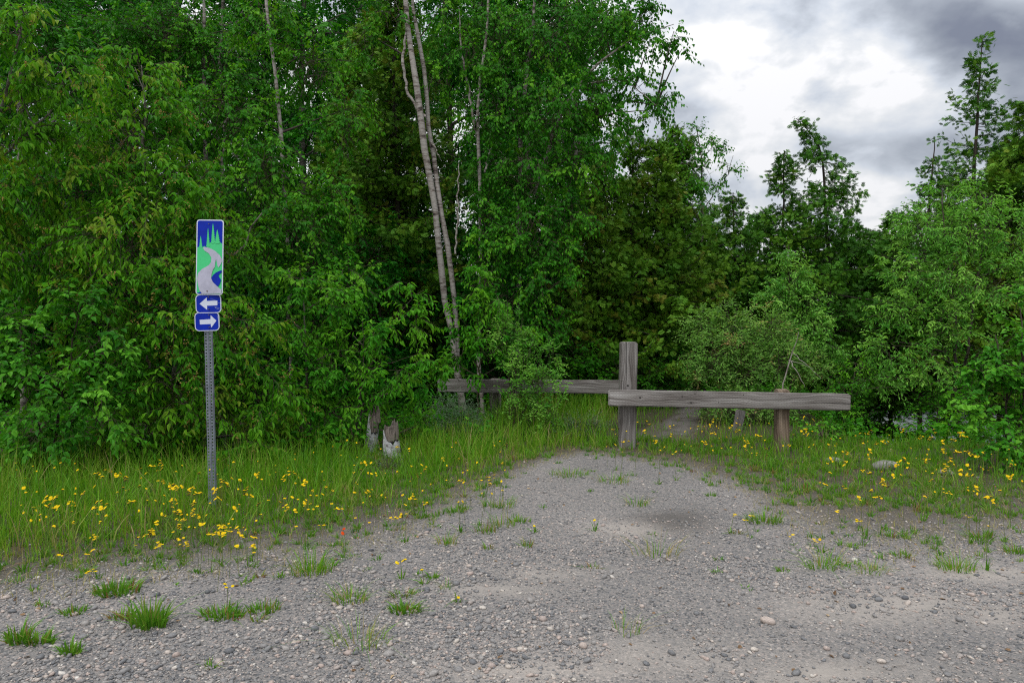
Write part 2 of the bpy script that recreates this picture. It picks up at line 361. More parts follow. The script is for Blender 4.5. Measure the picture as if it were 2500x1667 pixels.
def wood_mat(name, knots, seed, tone=1.0, warm=0.0, crack=None):
    """weathered softwood; grain runs along local X; knots = (x, y_or_z value, radius) on the local X/Z face"""
    m, t, b = new_mat(name)
    tcn = t.nodes.new('ShaderNodeTexCoord'); s = t.nodes.new('ShaderNodeSeparateXYZ'); t.links.new(tcn.outputs['Object'], s.inputs[0])
    nw = nd(t, 'ShaderNodeTexNoise', i_Scale=1.0, i_Detail=2.0)
    mw = t.nodes.new('ShaderNodeMapping'); mw.inputs['Scale'].default_value = (1.3, 3, 3); mw.inputs['Location'].default_value = (seed, 0, 0)
    t.links.new(tcn.outputs['Object'], mw.inputs[0]); t.links.new(mw.outputs[0], nw.inputs['Vector'])
    zoff = mth(t, 'MULTIPLY', mth(t, 'SUBTRACT', nw.outputs[0], .5), .16)
    kmask = None
    for (kx, kz, kr) in knots:
        dx = mth(t, 'MULTIPLY', mth(t, 'SUBTRACT', s.outputs[0], kx), .55); dz = mth(t, 'SUBTRACT', s.outputs[2], kz)
        d = mth(t, 'SQRT', mth(t, 'ADD', mth(t, 'MULTIPLY', dx, dx), mth(t, 'MULTIPLY', dz, dz)))
        d0 = mth(t, 'SQRT', mth(t, 'ADD', mth(t, 'MULTIPLY', mth(t, 'MULTIPLY', dx, 1.6), mth(t, 'MULTIPLY', dx, 1.6)), mth(t, 'MULTIPLY', dz, dz)))
        push = mth(t, 'DIVIDE', mth(t, 'MULTIPLY', dz, kr * 1.1), mth(t, 'ADD', d, kr * .35))
        push = mth(t, 'MULTIPLY', push, mth(t, 'EXPONENT', mth(t, 'MULTIPLY', d, -1.0 / (kr * 4.0))))
        zoff = mth(t, 'ADD', zoff, mth(t, 'MULTIPLY', push, -1.0))
        km = mth(t, 'SUBTRACT', 1.0, mth(t, 'DIVIDE', d0, kr * .62), clamp=True); km = mth(t, 'MULTIPLY', km, 2.2, clamp=True)
        kmask = km if kmask is None else mth(t, 'MAXIMUM', kmask, km)
    zc = mth(t, 'ADD', s.outputs[2], zoff)
    cb = t.nodes.new('ShaderNodeCombineXYZ')
    t.links.new(mth(t, 'MULTIPLY', s.outputs[0], 1.1), cb.inputs[0]); t.links.new(mth(t, 'MULTIPLY', s.outputs[1], 42.0), cb.inputs[1]); t.links.new(mth(t, 'MULTIPLY', zc, 75.0), cb.inputs[2])
    g = nd(t, 'ShaderNodeTexNoise', i_Scale=1.0, i_Detail=4.0, i_Roughness=.65); t.links.new(cb.outputs[0], g.inputs['Vector'])
    cb2 = t.nodes.new('ShaderNodeCombineXYZ'); t.links.new(mth(t, 'MULTIPLY', s.outputs[0], 2.0), cb2.inputs[0]); t.links.new(mth(t, 'MULTIPLY', s.outputs[1], 8.0), cb2.inputs[1]); t.links.new(mth(t, 'MULTIPLY', zc, 14.0), cb2.inputs[2])
    g2 = nd(t, 'ShaderNodeTexNoise', i_Scale=1.0, i_Detail=3.0); t.links.new(cb2.outputs[0], g2.inputs['Vector'])
    k = tone
    W = lambda r, g_, b_: (r * k * (1 + warm), g_ * k, b_ * k * (1 - warm))
    c = ramp(t, g.outputs[0], [(.28, W(.06, .054, .049)), (.42, W(.17, .158, .148)), (.55, W(.27, .257, .245)), (.72, W(.38, .368, .355))])
    c = mixc(t, 1.0, c, ramp(t, g2.outputs[0], [(.3, (.62, .58, .56)), (.7, (1.2, 1.2, 1.2))]), 'MULTIPLY')
    # incised treatment slits
    br = nd(t, 'ShaderNodeTexBrick', i_Scale=1.0, i_Mortar_Size=.0028, i_Brick_Width=.034, i_Row_Height=.017)
    br.inputs['Color1'].default_value = (1, 1, 1, 1); br.inputs['Color2'].default_value = (1, 1, 1, 1); br.inputs['Mortar'].default_value = (.62, .6, .6, 1)
    cb3 = t.nodes.new('ShaderNodeCombineXYZ'); t.links.new(s.outputs[0], cb3.inputs[0]); t.links.new(mth(t, 'ADD', s.outputs[2], s.outputs[1]), cb3.inputs[1]); t.links.new(cb3.outputs[0], br.inputs['Vector'])
    c = mixc(t, .7, c, mixc(t, 1.0, c, br.outputs[0], 'MULTIPLY'))
    if kmask is not None: c = mixc(t, kmask, c, (.03, .028, .025))
    if crack:   # drying split: (x start, z, half width)
        zl = mth(t, 'ADD', mth(t, 'SUBTRACT', s.outputs[2], crack[1]), mth(t, 'MULTIPLY', mth(t, 'SUBTRACT', nw.outputs[0], .5), .03))
        cw = mth(t, 'MULTIPLY', mth(t, 'SUBTRACT', s.outputs[0], crack[0]), crack[2] / .6)
        cm = mth(t, 'MULTIPLY', mth(t, 'SUBTRACT', cw, mth(t, 'ABSOLUTE', zl)), 900.0, clamp=True)
        c = mixc(t, cm, c, (.012, .011, .010))
    t.links.new(c, b.inputs['Base Color']); b.inputs['Roughness'].default_value = .85; b.inputs['Specular IOR Level'].default_value = .2
    bp = nd(t, 'ShaderNodeBump', i_Strength=.6, i_Distance=.006); t.links.new(g.outputs[0], bp.inputs['Height']); t.links.new(bp.outputs[0], b.inputs['Normal'])
    return m
def plain(name, col, rough=.5, metal=0.0, nz=0.0, ns=30.0):
    m, t, b = new_mat(name)
    b.inputs['Base Color'].default_value = (*col, 1); b.inputs['Roughness'].default_value = rough; b.inputs['Metallic'].default_value = metal; b.inputs['Specular IOR Level'].default_value = .2
    if nz:
        tcn = t.nodes.new('ShaderNodeTexCoord'); n = nd(t, 'ShaderNodeTexNoise', i_Scale=ns, i_Detail=5.0, i_Roughness=.6); t.links.new(tcn.outputs['Object'], n.inputs['Vector'])
        t.links.new(ramp(t, n.outputs[0], [(.3, tuple(v * (1 - nz) for v in col)), (.7, tuple(v * (1 + nz) for v in col))]), b.inputs['Base Color'])
    return m
M['galv'] = plain('galvanised_steel', (.20, .22, .26), .55, .35, .35, 18)
M['sign_white'] = plain('sign_white', (.62, .66, .78), .45, 0, .06, 12)
M['sign_blue'] = plain('sign_blue', (.002, .022, .36), .4, 0, .2, 14)
M['sign_green'] = plain('sign_green', (.07, .58, .22), .45, 0, .05, 9)
M['sign_road'] = plain('sign_road_grey', (.43, .43, .53), .5, 0, .16, 10)
M['sign_back'] = plain('sign_metal', (.35, .36, .38), .5, .5)
M['bolt'] = plain('bolt_steel', (.16, .14, .14), .5, .7)
M['rust'] = plain('rust', (.14, .06, .035), .8, 0, .3, 60)
M['scratch'] = plain('scratch_pale', (.35, .42, .62), .6)

# ------------------------------------------------------------------ ground cover maps (where plants stand on the ground)
_K = 2500 / 2352.0
EDGE_X = np.array([-600, 0, 150, 300, 430, 560, 700, 850, 930, 1000, 1090, 1180, 1250, 1330, 1420, 1480, 1560, 1700, 1800, 1950, 2100, 2352, 3000]) * _K
EDGE_LO = np.array([1490, 1430, 1410, 1385, 1370, 1360, 1370, 1325, 1290, 1245, 1185, 1115, 1075, 1055, 1060, 1070, 1088, 1160, 1270, 1335, 1340, 1300, 1250]) * _K   # where sparse growth ends
EDGE_HI = np.array([1320, 1215, 1190, 1165, 1150, 1120, 1095, 1065, 1050, 1040, 1035, 1030, 1022, 1016, 1024, 1030, 1028, 1022, 1024, 1036, 1048, 1062, 1060]) * _K     # where it is closed
def veg(px, py):
    lo = np.interp(px, EDGE_X, EDGE_LO); hi = np.interp(px, EDGE_X, EDGE_HI)
    return sstep(0, 1, (lo - py) / (lo - hi))
TOP_X = np.array([-600, 0, 300, 530, 850, 960, 1080, 1180, 1250, 1400, 1500, 1600, 1700, 2000, 2100, 2250, 2400, 2500, 3000])
TOP_Y = np.array([1190, 1165, 1160, 1150, 1125, 1100, 1085, 1060, 1000, 985, 985, 985, 1010, 1040, 1065, 1085, 1105, 1125, 1130])
def path_mask(x, y):
    """trodden path that leads through the barrier and bends away to the right behind it"""
    px, py = proj(np.stack([np.asarray(x, float), np.asarray(y, float), np.zeros_like(np.asarray(x, float))], -1))
    c = np.interp(y, [7.6, 8.3, 9.0, 10.0, 11.0, 12.5, 15.0], [1.35, 1.70, 2.02, 2.42, 2.82, 3.4, 4.4])
    w = np.interp(y, [7.6, 8.3, 9.0, 10, 12], [.45, .40, .28, .17, .12]) * (.75 + .6 * fbm(np.asarray(x) * 2.5, np.asarray(y) * 2.5, 17))
    return sstep(1.7, .55, np.abs(x - c + .12 * (fbm(np.asarray(x) * 1.1, np.asarray(y) * 1.7, 18) - .5)) / w) * sstep(7.9, 8.9, y) * (.35 + .65 * sstep(.30, .52, fbm(np.asarray(x) * 5.5, np.asarray(y) * 4.0, 19)))
def vegxy(x, y):
    x = np.asarray(x, float); y = np.asarray(y, float)
    px, py = proj(np.stack([x, y, np.zeros_like(x)], -1))
    v = veg(px, py)
    v = v * (1 - .72 * path_mask(x, y))
    v = np.where(y < 2.3, sstep(-1.5, -3.5, x), v)
    return v

# ------------------------------------------------------------------ ground, lake
def axis(lo, hi, step, far_lo, far_hi):
    a = list(np.arange(lo, hi + step / 2, step)); g = step; v = lo; left = []
    while v > far_lo: g *= 1.14; v -= g; left.append(v)
    g = step; v = hi; right = []
    while v < far_hi: g *= 1.14; v += g; right.append(v)
    return np.array(left[::-1] + a + right)
gx = axis(-6.5, 6.5, .05, -700, 700); gy = axis(2.2, 12.0, .05, -60, 900)
GX, GY = np.meshgrid(gx, gy, indexing='ij'); GZ = height(GX, GY)
acc = Acc(); idx = np.arange(GX.size).reshape(GX.shape)
acc.add(np.stack([GX, GY, GZ], -1), np.stack([idx[:-1, :-1], idx[1:, :-1], idx[1:, 1:], idx[:-1, 1:]], -1).reshape(-1, 4), 0, vegxy(GX, GY).ravel(), True)
me = acc.mesh('ground', [M['ground']])
PX, PY = proj(np.stack([GX, GY, GZ * 0], -1))
def blob(px, py, rx, ry): return np.exp(-(((PX - px) / rx) ** 2 + ((PY - py) / ry) ** 2))
dust = np.zeros_like(GX)
for a_ in ((2150, 1480, 260, 45), (2400, 1400, 160, 25), (1650, 1600, 260, 50), (2050, 1640, 300, 45), (1300, 1640, 300, 30), (2420, 1500, 90, 30), (1200, 1440, 130, 18), (1350, 1400, 120, 20), (1550, 1290, 120, 20)):
    dust = np.maximum(dust, blob(*a_))
dust = .95 * dust * np.where(GY > 2.2, 1, 0) * (.35 + 1.0 * fbm(GX * 2.2, GY * 3.5, 31))
dust = np.maximum(dust, path_mask(GX, GY) * .12)
dust = np.maximum(dust, .7 * sstep(2.4, 1.6, GY) * sstep(-30, -5, GY))
a2 = me.attributes.new('dust', 'FLOAT', 'POINT'); a2.data.foreach_set('value', np.clip(dust, 0, 1).astype(np.float32).ravel())
a3 = me.attributes.new('wet', 'FLOAT', 'POINT'); a3.data.foreach_set('value', np.clip(blob(1660, 1275, 85, 28) + .5 * blob(1600, 1262, 100, 14) + .8 * path_mask(GX, GY), 0, 1).astype(np.float32).ravel())
tag(link('ground', me), kind='structure')
acc = Acc(); acc.add([(-60, 8, WATER_Z), (700, 8, WATER_Z), (700, 800, WATER_Z), (-60, 800, WATER_Z)], [(0, 1, 2, 3)])
tag(link('lake_water', acc.mesh('lake_water', [M['water']])), kind='structure')

# ------------------------------------------------------------------ gravel: real stones over the whole lay-by
def ico():
    p = (1 + 5 ** .5) / 2
    v = np.array([(-1, p, 0), (1, p, 0), (-1, -p, 0), (1, -p, 0), (0, -1, p), (0, 1, p), (0, -1, -p), (0, 1, -p), (p, 0, -1), (p, 0, 1), (-p, 0, -1), (-p, 0, 1)], float)
    f = np.array([(0, 11, 5), (0, 5, 1), (0, 1, 7), (0, 7, 10), (0, 10, 11), (1, 5, 9), (5, 11, 4), (11, 10, 2), (10, 7, 6), (7, 1, 8), (3, 9, 4), (3, 4, 2), (3, 2, 6), (3, 6, 8), (3, 8, 9), (4, 9, 5), (2, 4, 11), (6, 2, 10), (8, 6, 7), (9, 8, 1)])
    return v / np.linalg.norm(v[0]), f
IV, IF = ico()
def stones(acc, x, y, r, rs, tint=None, sink=.35):
    n = len(x); z = height(x, y)
    sc = np.stack([r * rs.uniform(.8, 1.45, n), r * rs.uniform(.75, 1.15, n), r * rs.uniform(.45, .8, n)], -1)
    V = IV[None] * (1 + rs.normal(0, .13, (n, 12))[..., None]) * sc[:, None]
    a = rs.uniform(0, 2 * math.pi, n); c, s = np.cos(a)[:, None], np.sin(a)[:, None]
    tl = rs.normal(0, .25, n)[:, None]
    X = V[..., 0] * c - V[..., 1] * s; Yv = V[..., 0] * s + V[..., 1] * c; Z = V[..., 2] + X * tl
    V = np.stack([X + x[:, None], Yv + y[:, None], Z + (z + sc[:, 2] * sink)[:, None]], -1)
    if tint is None: tint = rs.beta(2.0, 2.0, n)
    acc.add(V, (IF[None] + (np.arange(n) * 12)[:, None, None]).reshape(-1, 3), 0, np.repeat(tint, 12), True)
rs = np.random.RandomState(4)
n = 700000
yy = np.sqrt(rs.uniform(2.45 ** 2, 12.0 ** 2, n)); xx = rs.uniform(-1.0, 1.0, n) * yy
keep = rs.uniform(size=n) < np.interp(yy, [2.4, 3.5, 5, 7, 9, 12], [1, .95, .62, .38, .25, .2])
xx, yy = xx[keep], yy[keep]
vg = vegxy(xx, yy); ppx, ppy = proj(np.stack([xx, yy, xx * 0], -1))
gi = np.clip(np.searchsorted(gx, xx), 0, len(gx) - 1); gj = np.clip(np.searchsorted(gy, yy), 0, len(gy) - 1); dv = dust[gi, gj]
patch = fbm(xx * 1.6, yy * 2.4, 77)
cov = sstep(.30, .58, patch) * .85 + .18
cov = cov * (1 - .7 * path_mask(xx, yy)) * (1 - .6 * np.clip(dv * 1.2, 0, 1)) * (1 - .8 * np.clip(vg * 1.5, 0, 1))
cov = cov * np.interp(ppy, [1100, 1250, 1350, 1667], [.30, .45, .95, 1.0])
keep = rs.uniform(size=len(xx)) < cov
xx, yy = xx[keep], yy[keep]
rad = np.clip(np.exp(rs.normal(math.log(.0050), .50, len(xx))), .003, .022)
cfine = proj(np.stack([xx, yy, xx * 0], -1)); rad = rad * np.interp(cfine[1], [1100, 1300, 1450], [.75, .85, 1.0])
acc = Acc(); stones(acc, xx, yy, rad, rs)
tag(link('gravel', acc.mesh('gravel', [M['stone']])), 'loose grey and pinkish gravel scattered over the lay-by', 'gravel', kind='stuff')

# larger single stones
def one_stone(px, py, rpx, tint, label, seed, name='stone', mat='stone', flat=.62):
    p = gnd(px, py); rs = np.random.RandomState(seed); r = rpx * p[1] / F
    bm = bmesh.new(); bmesh.ops.create_icosphere(bm, subdivisions=3, radius=1)
    for v in bm.verts:
        q = v.co
        k = 1 + .16 * (vnoise(q.x * 1.7 + seed, q.y * 1.7 + q.z * 1.3, seed) - .5) + .08 * (vnoise(q.x * 4 + seed, q.y * 4 + q.z * 3, seed + 1) - .5)
        v.co = Vector((q.x * r * 1.15 * k, q.y * r * .85 * k, q.z * r * flat * k))
    me = bpy.data.meshes.new(name); bm.to_mesh(me); bm.free(); me.materials.append(M[mat]); me.shade_smooth()
    a = me.attributes.new('tint', 'FLOAT', 'POINT'); a.data.foreach_set('value', np.full(len(me.vertices), tint, np.float32))
    o = link(name, me, None, (p[0], p[1], hz(p[0], p[1]) + r * flat * .5)); o.rotation_euler = (rs.uniform(-.15, .15), rs.uniform(-.15, .15), rs.uniform(-.5, .5))
    return tag(o, label, 'stone', 'larger loose stones on the gravel')
one_stone(1875, 1513, 16, .8, 'pale oval stone, largest on the open gravel at right', 1)
one_stone(948, 1600, 13, .55, 'round grey stone on gravel below the wispy tuft', 2)
one_stone(1178, 1487, 8, .9, 'small whitish stone on open gravel right of the dense tuft', 3)
one_stone(560, 1588, 11, .1, 'dark blue-grey stone on the gravel at lower left', 4)
one_stone(1560, 1522, 7, .78, 'orange-brown stone on open gravel near the bottom', 5)
one_stone(2145, 1465, 9, .25, 'bluish stone on the gravel at far right', 6)
one_stone(2152, 1610, 10, .85, 'pinkish stone at the edge of the dusty wheel track', 7)
one_stone(1842, 1580, 9, .88, 'white rounded stone beside the pale dusty track', 8)
one_stone(30, 1498, 9, .15, 'dark stone beside grass at the left margin', 9)
one_stone(420, 1552, 10, .3, 'grey stone pair of pebbles below the big grass clump', 10)
one_stone(2540, 1200, 12, .5, 'grey stone at the grass edge far right', 11)
tag(one_stone(2160, 1148, 30, .5, '', 21, 'rock', 'rock', .5), 'flat pale slanting rock among the yellow flowers right', 'rock', 'rocks')
tag(one_stone(2035, 1130, 18, .5, '', 22, 'rock', 'rock', .5), 'small pale rock half buried in grass right of the barrier', 'rock', 'rocks')
tag(one_stone(2310, 1160, 18, .5, '', 23, 'rock', 'rock', .5), 'grey rock in the grass beneath the right edge shrub', 'rock', 'rocks')
tag(one_stone(145, 1432, 12, .5, '', 24, 'rock', 'rock', .6), 'blue-grey rock at the lower edge of the left grass', 'rock', 'rocks')

# ------------------------------------------------------------------ barriers
def box_beam(name, length, w, h, mat, parent, loc, rot, bev=.012, seed=0, split=False):
    bm = bmesh.new(); bmesh.ops.create_cube(bm, size=1)
    bmesh.ops.scale(bm, vec=(length, w, h), verts=bm.verts)
    le = [e for e in bm.edges if abs(e.verts[0].co.x - e.verts[1].co.x) > length * .5]
    bmesh.ops.subdivide_edges(bm, edges=le, cuts=14)
    rs_ = np.random.RandomState(seed)
    bmesh.ops.bevel(bm, geom=[e for e in bm.edges if e.calc_face_angle(0) > .5], offset=bev, segments=2, affect='EDGES')
    for v in bm.verts:
        n_ = vnoise(v.co.x * 7 + seed, v.co.y * 20 + v.co.z * 17, seed) - .5
        v.co.z += n_ * .006; v.co.y += (vnoise(v.co.x * 6 + 9, v.co.z * 15, seed + 2) - .5) * .006
    me = bpy.data.meshes.new(name); bm.to_mesh(me); bm.free(); me.materials.append(mat); me.shade_smooth()
    for p in me.polygons: p.use_smooth = False
    o = link(name, me, parent, loc); o.rotation_euler = rot; return o
def end_on(a, b): return math.atan2(b[1] - a[1], b[0] - a[0])
# front barrier: rail from px 1485 to 2074, tall post, short post
Yp = 8.02
post_x = at(1531, 980, Yp)[0]
A = at(1485, 970.5, 7.86); B = at(2074, 981.5, 7.62)
front = empty('barrier', (post_x, Yp, hz(post_x, Yp)))
tag(front, 'grey timber barrier with tall post and rail nearest the camera', 'barrier', 'timber trail barriers')
mid = (A + B) / 2; Lr = float(np.linalg.norm(B - A)); az = end_on(A, B); tiltr = math.asin((B[2] - A[2]) / Lr)
base = np.array(front.location)
kn = []
for (kx, ky, kr) in ((1564, 970, .022), (1668, 967, .014), (1699, 961, .014), (1690, 982, .017), (1757, 981, .013), (1817, 963, .012), (1828, 979, .010), (1905, 964, .007)):
    q = at(kx, ky, 7.7); u = (kx - 1485) / (2074 - 1485) - .5; kn.append((u * Lr, -((ky - (970.5 + (u + .5) * 11)) / 39 * .18), kr))
box_beam('rail', Lr, .085, .180, wood_mat('rail_wood', kn, 1.0, 1.12, crack=(.60, -.012, .0045)), front, mid - base, (0, -tiltr, az), seed=3)
# dark drying crack along the right end of the rail
acc = Acc(); cr = np.array([at(1925, 979.5, 7.615), at(1975, 981, 7.60), at(2030, 982.5, 7.583), at(2073, 983, 7.569)]); cr[:, 1] -= .0
# tall post: px 1513..1553 top y 835
hp = at(1533, 835, Yp)[2] - base[2] + .25
box_beam('post', hp, .190, .190, wood_mat('post_wood', [(.235 * 1, .01, .024)], 7.0, .92, crack=(-.1, .03, .003)), front, (.004, 0, hp / 2 - .25), (0, -math.pi / 2 + R(.7), az * .5), seed=5)
sp = at(1906, 1090, 7.80); hs = at(1906, 961, 7.80)[2] - base[2] + .05
box_beam('short_post', hs + .25, .14, .14, wood_mat('short_post_wood', [], 12.0, .8, .22), front, (sp[0] - base[0], sp[1] - base[1] - .015, (hs - .25) / 2), (0, -math.pi / 2 - R(.6), az), seed=8)
# bolt and bracket where the rail meets the posts
def disc(parent, name, loc, r, mat, th=.01):
    bm = bmesh.new(); bmesh.ops.create_cone(bm, cap_ends=True, segments=12, radius1=r, radius2=r * .8, depth=th)
    me = bpy.data.meshes.new(name); bm.to_mesh(me); bm.free(); me.materials.append(mat)
    o = link(name, me, parent, loc); o.rotation_euler = (math.pi / 2, 0, 0); return o
# back barrier
A2 = at(1070, 941, 9.75); B2 = at(1531, 945, 9.15)
bx = at(1209, 1050, 9.72); back = empty('barrier', (bx[0], bx[1], hz(bx[0], bx[1]))); b2 = np.array(back.location)
tag(back, 'timber rail set further back behind the leafy willow shrub', 'barrier', 'timber trail barriers')
mid = (A2 + B2) / 2; L2 = float(np.linalg.norm(B2 - A2)); az2 = end_on(A2, B2)
box_beam('rail', L2, .085, .180, wood_mat('back_rail_wood', [(.1, .02, .012), (-.6, -.03, .012)], 21.0, .95), back, mid - b2, (0, -math.asin((B2[2] - A2[2]) / L2), az2), seed=13)
box_beam('short_post', .62 + .25, .14, .14, wood_mat('back_post_wood', [], 33.0, .85, .05), back, (0, .03, (.62 - .25) / 2), (0, -math.pi / 2, az2), seed=14)
q = at(1536, 1050, 9.32); box_beam('short_post', .62 + .25, .14, .14, bpy.data.materials['back_post_wood'], back, (q[0] - b2[0], q[1] - b2[1], (.62 - .25) / 2 - .0), (0, -math.pi / 2, az2), seed=15)

# ------------------------------------------------------------------ trail sign
sb = gnd(518, 1238); sgn = empty('trail_sign', (sb[0], sb[1], hz(sb[0], sb[1])))
tag(sgn, 'tall trail marker with blue and green picture panel on perforated steel post', 'sign')
top = at(500.5, 541, sb[1]); axisv = Vector(top - np.array(sgn.location)); Hs = axisv.length
tilt = axisv.to_track_quat('Z', 'Y')      # post leans slightly
frame = Matrix.Rotation(math.atan2(axisv.x, axisv.z), 4, 'Y')
# U-channel post: two flanges with holes, two webs, a central face proud
acc = Acc(); cell = .0254; nC = int((Hs + .0) / cell); z0 = -.2
def perf(x0, x1, y, hole=.0045):
    for i in range(int((Hs + .2) / cell)):
        za = z0 + i * cell; zb = za + cell; cx = (x0 + x1) / 2; cz = (za + zb) / 2
        o = [(x0, y, za), (x1, y, za), (x1, y, zb), (x0, y, zb)]; inn = [(cx - hole, y, cz - hole), (cx + hole, y, cz - hole), (cx + hole, y, cz + hole), (cx - hole, y, cz + hole)]
        acc.add(o + inn, [(0, 1, 5, 4), (1, 2, 6, 5), (2, 3, 7, 6), (3, 0, 4, 7)])
zt = z0 + int((Hs + .2) / cell) * cell
def strip(pts):
    for (p, q) in zip(pts[:-1], pts[1:]):
        acc.add([(*p, z0), (*q, z0), (*q, zt), (*p, zt)], [(0, 1, 2, 3)])
perf(-.028, -.005, 0, .0055); perf(.005, .028, 0, .0055)
strip([(-.005, 0), (-.0042, -.003), (.0042, -.003), (.005, 0)])
strip([(-.028, 0), (-.031, .022)]); strip([(.028, 0), (.031, .022)])
po = link('post', acc.mesh('post', [M['galv']]), sgn); po.rotation_euler = frame.to_euler()
def w2s(px, py):   # crop pixels of the sign close-up -> source pixels
    return 440 + px / 4.3556, 500 + py / 4.3556
def rrect(w, h, r, n=6):
    pts = []
    for (cx, cz, a0) in ((w / 2 - r, h / 2 - r, 0), (-w / 2 + r, h / 2 - r, 90), (-w / 2 + r, -h / 2 + r, 180), (w / 2 - r, -h / 2 + r, 270)):
        for i in range(n + 1):
            a = R(a0 + 90 * i / n); pts.append((cx + r * math.cos(a), cz + r * math.sin(a)))
    return pts
def plate(name, w, h, r, th, shapes, mats, parent, loc, rot, label=None, bend=.0):
    """plate of thickness th with flat printed shapes stacked on its front face (towards -Y)"""
    bm = bmesh.new(); o_ = rrect(w, h, r)
    f = [bm.verts.new((x, -th / 2, z)) for x, z in o_]; b_ = [bm.verts.new((x, th / 2, z)) for x, z in o_]
    fr = bm.faces.new(f); bk = bm.faces.new(b_[::-1]); bk.material_index = 1
    for i in range(len(f)):
        j = (i + 1) % len(f); bm.faces.new((f[j], f[i], b_[i], b_[j])).material_index = 0
    for lay, (pts, mi) in enumerate(shapes):
        y = -th / 2 - .0006 * (lay + 1) 
        fc = bm.faces.new([bm.verts.new((x, y, z)) for x, z in pts]); fc.material_index = mi
    bm.normal_update()
    bmesh.ops.triangulate(bm, faces=bm.faces, ngon_method='EAR_CLIP')
    bmesh.ops.recalc_face_normals(bm, faces=bm.faces)
    for fc in bm.faces:
        c = fc.calc_center_median()
        if c.y < -th / 2 + 1e-5 and fc.normal.y > 0: fc.normal_flip()
    me = bpy.data.meshes.new(name); bm.to_mesh(me); bm.free()
    for m_ in mats: me.materials.append(m_)
    o = link(name, me, parent, loc); o.rotation_euler = rot
    if label: o['label'] = label
    return o
SM = [M['sign_white'], M['sign_back'], M['sign_blue'], M['sign_green'], M['sign_road'], M['scratch']]
Yd = sb[1]
def local(px, py, dy=0):   # source px -> position relative to the sign's base at the post's depth
    return at(px, py, Yd) - np.array(sgn.location) + np.array([0, dy, 0])
# main panel
W_, H_ = .2185, .590
def P_(x, y):  # crop px to panel coords
    y0 = (y - 170) / 775.0; xl = 180 - 8 * y0; w = 295 - 22 * y0; 
    u = (x - xl) / w - .5; yt = y0 + .0 - (.025) * (u) * 1.0; return (u * W_, (.5 - yt) * H_)
def spruce(cx, top, bot, hw, lv):
    Lp = []; Rp = []
    for i in range(1, lv + 1):
        t_ = i / lv; y = top + (bot - top) * t_; w = hw * t_ ** .8
        Rp += [(cx + w, y), (cx + w * .55, y - (bot - top) / lv * .15)]; Lp += [(cx - w, y), (cx - w * .55, y - (bot - top) / lv * .15)]
    return [(cx, top)] + Rp[:-1] + [(cx + hw * .4, bot + 12), (cx - hw * .4, bot + 12)] + Lp[:-1][::-1]
inner = rrect(W_ - .017, H_ - .017, .017)
def clipin(pts):
    a, b_ = (W_ - .017) / 2 - .0004, (H_ - .017) / 2 - .0004
    return [(max(-a, min(a, x)), max(-b_, min(b_, z))) for x, z in pts]
green = [(150, 446), (205, 446), (245, 450), (262, 438), (275, 450), (288, 452), (300, 425), (330, 405), (380, 392), (425, 405), (450, 425), (462, 442), (462, 905), (440, 945), (150, 945)]
lower = rrect(W_ - .017, H_ - .017, .017)
shapes = [(inner, 2)]
gp = clipin([P_(*q) for q in green])
# round the two lower corners of the green field with the panel's corner arcs
lowarc = [p for p in inner if p[1] < -H_ / 2 + .03]
gtop = [p for p in gp if p[1] > -H_ / 2 + .03]
shapes.append((gtop + sorted(lowarc, key=lambda p: -p[0]), 3))
for a_ in ((225, 330, 445, 19, 6), (304, 255, 440, 22, 9), (358, 208, 405, 26, 9), (404, 276, 410, 31, 7)):
    shapes.append(([P_(*q) for q in spruce(*a_)], 3))
road = [(250, 455), (268, 449), (300, 456), (335, 470), (380, 497), (425, 540), (449, 585), (449, 610), (432, 640), (410, 668), (400, 650), (396, 615), (386, 578), (376, 620), (372, 662), (352, 690), (338, 735), (333, 775), (350, 812), (395, 862), (436, 900), (441, 930), (437, 937), (232, 937), (210, 885), (195, 820), (189, 765), (200, 715), (240, 675), (310, 640), (334, 610), (338, 562), (312, 518), (266, 487)]
shapes.append((clipin([P_(*q) for q in road]), 4))
riv = [(455, 698), (425, 702), (385, 718), (352, 745), (334, 776), (350, 815), (400, 866), (418, 842), (431, 812), (432, 790), (412, 765), (412, 745), (425, 732), (455, 722)]
shapes.append((clipin([P_(*q) for q in riv]), 2))
shapes.append((clipin([P_(*q) for q in [(182, 928), (205, 916), (228, 909), (236, 937), (190, 937)]]), 2))
mc = local(514, 628.5, -.014)
pan = plate('picture_panel', W_, H_, .024, .0025, shapes, SM, sgn, mc, (R(-1.5), R(1.2), R(-3)), 'white-edged panel picturing green spruces, a grey winding road and a blue river')
def bolt(px, py, parent, dy=-.022, r=.0045, mat='bolt'):
    p = local(px, py, dy) - np.array(parent.location)
    o = disc(parent, 'bolt', tuple(p), r, M[mat], .006); return o
bolt(509.7, 547, pan, -.021); bolt(511, 711, pan, -.021, .005, 'rust')
w2, h2 = .197, .148
def Q1(x, y): return ((x - 307) / 4.3556 / 298.0, -(y - 1050) / 4.3556 / 298.0)
ar = [(220, 1050), (292, 985), (294, 1022), (398, 1019), (397, 1068), (294, 1070), (293, 1112)]
scr = [[(328, 1003), (380, 1012), (380, 1014), (328, 1005)], [(368, 1078), (418, 1096), (418, 1098), (368, 1081)], [(375, 1092), (420, 1112), (420, 1114), (374, 1095)], [(405, 1040), (425, 1044), (425, 1046), (405, 1042)]]
in2 = rrect(w2 - .013, h2 - .013, .028)
a1 = plate('arrow_plate', w2, h2, .034, .0025, [(in2, 2), ([Q1(*q) for q in ar], 0)] + [([Q1(*q) for q in s_], 5) for s_ in scr], SM, sgn, local(510.5, 741.5, -.012), (R(-1), R(-1.0), R(4)), 'blue plate with a white arrow pointing left')
def Q2(x, y): return ((x - 292) / 4.3556 / 298.0, -(y - 1240) / 4.3556 / 298.0)
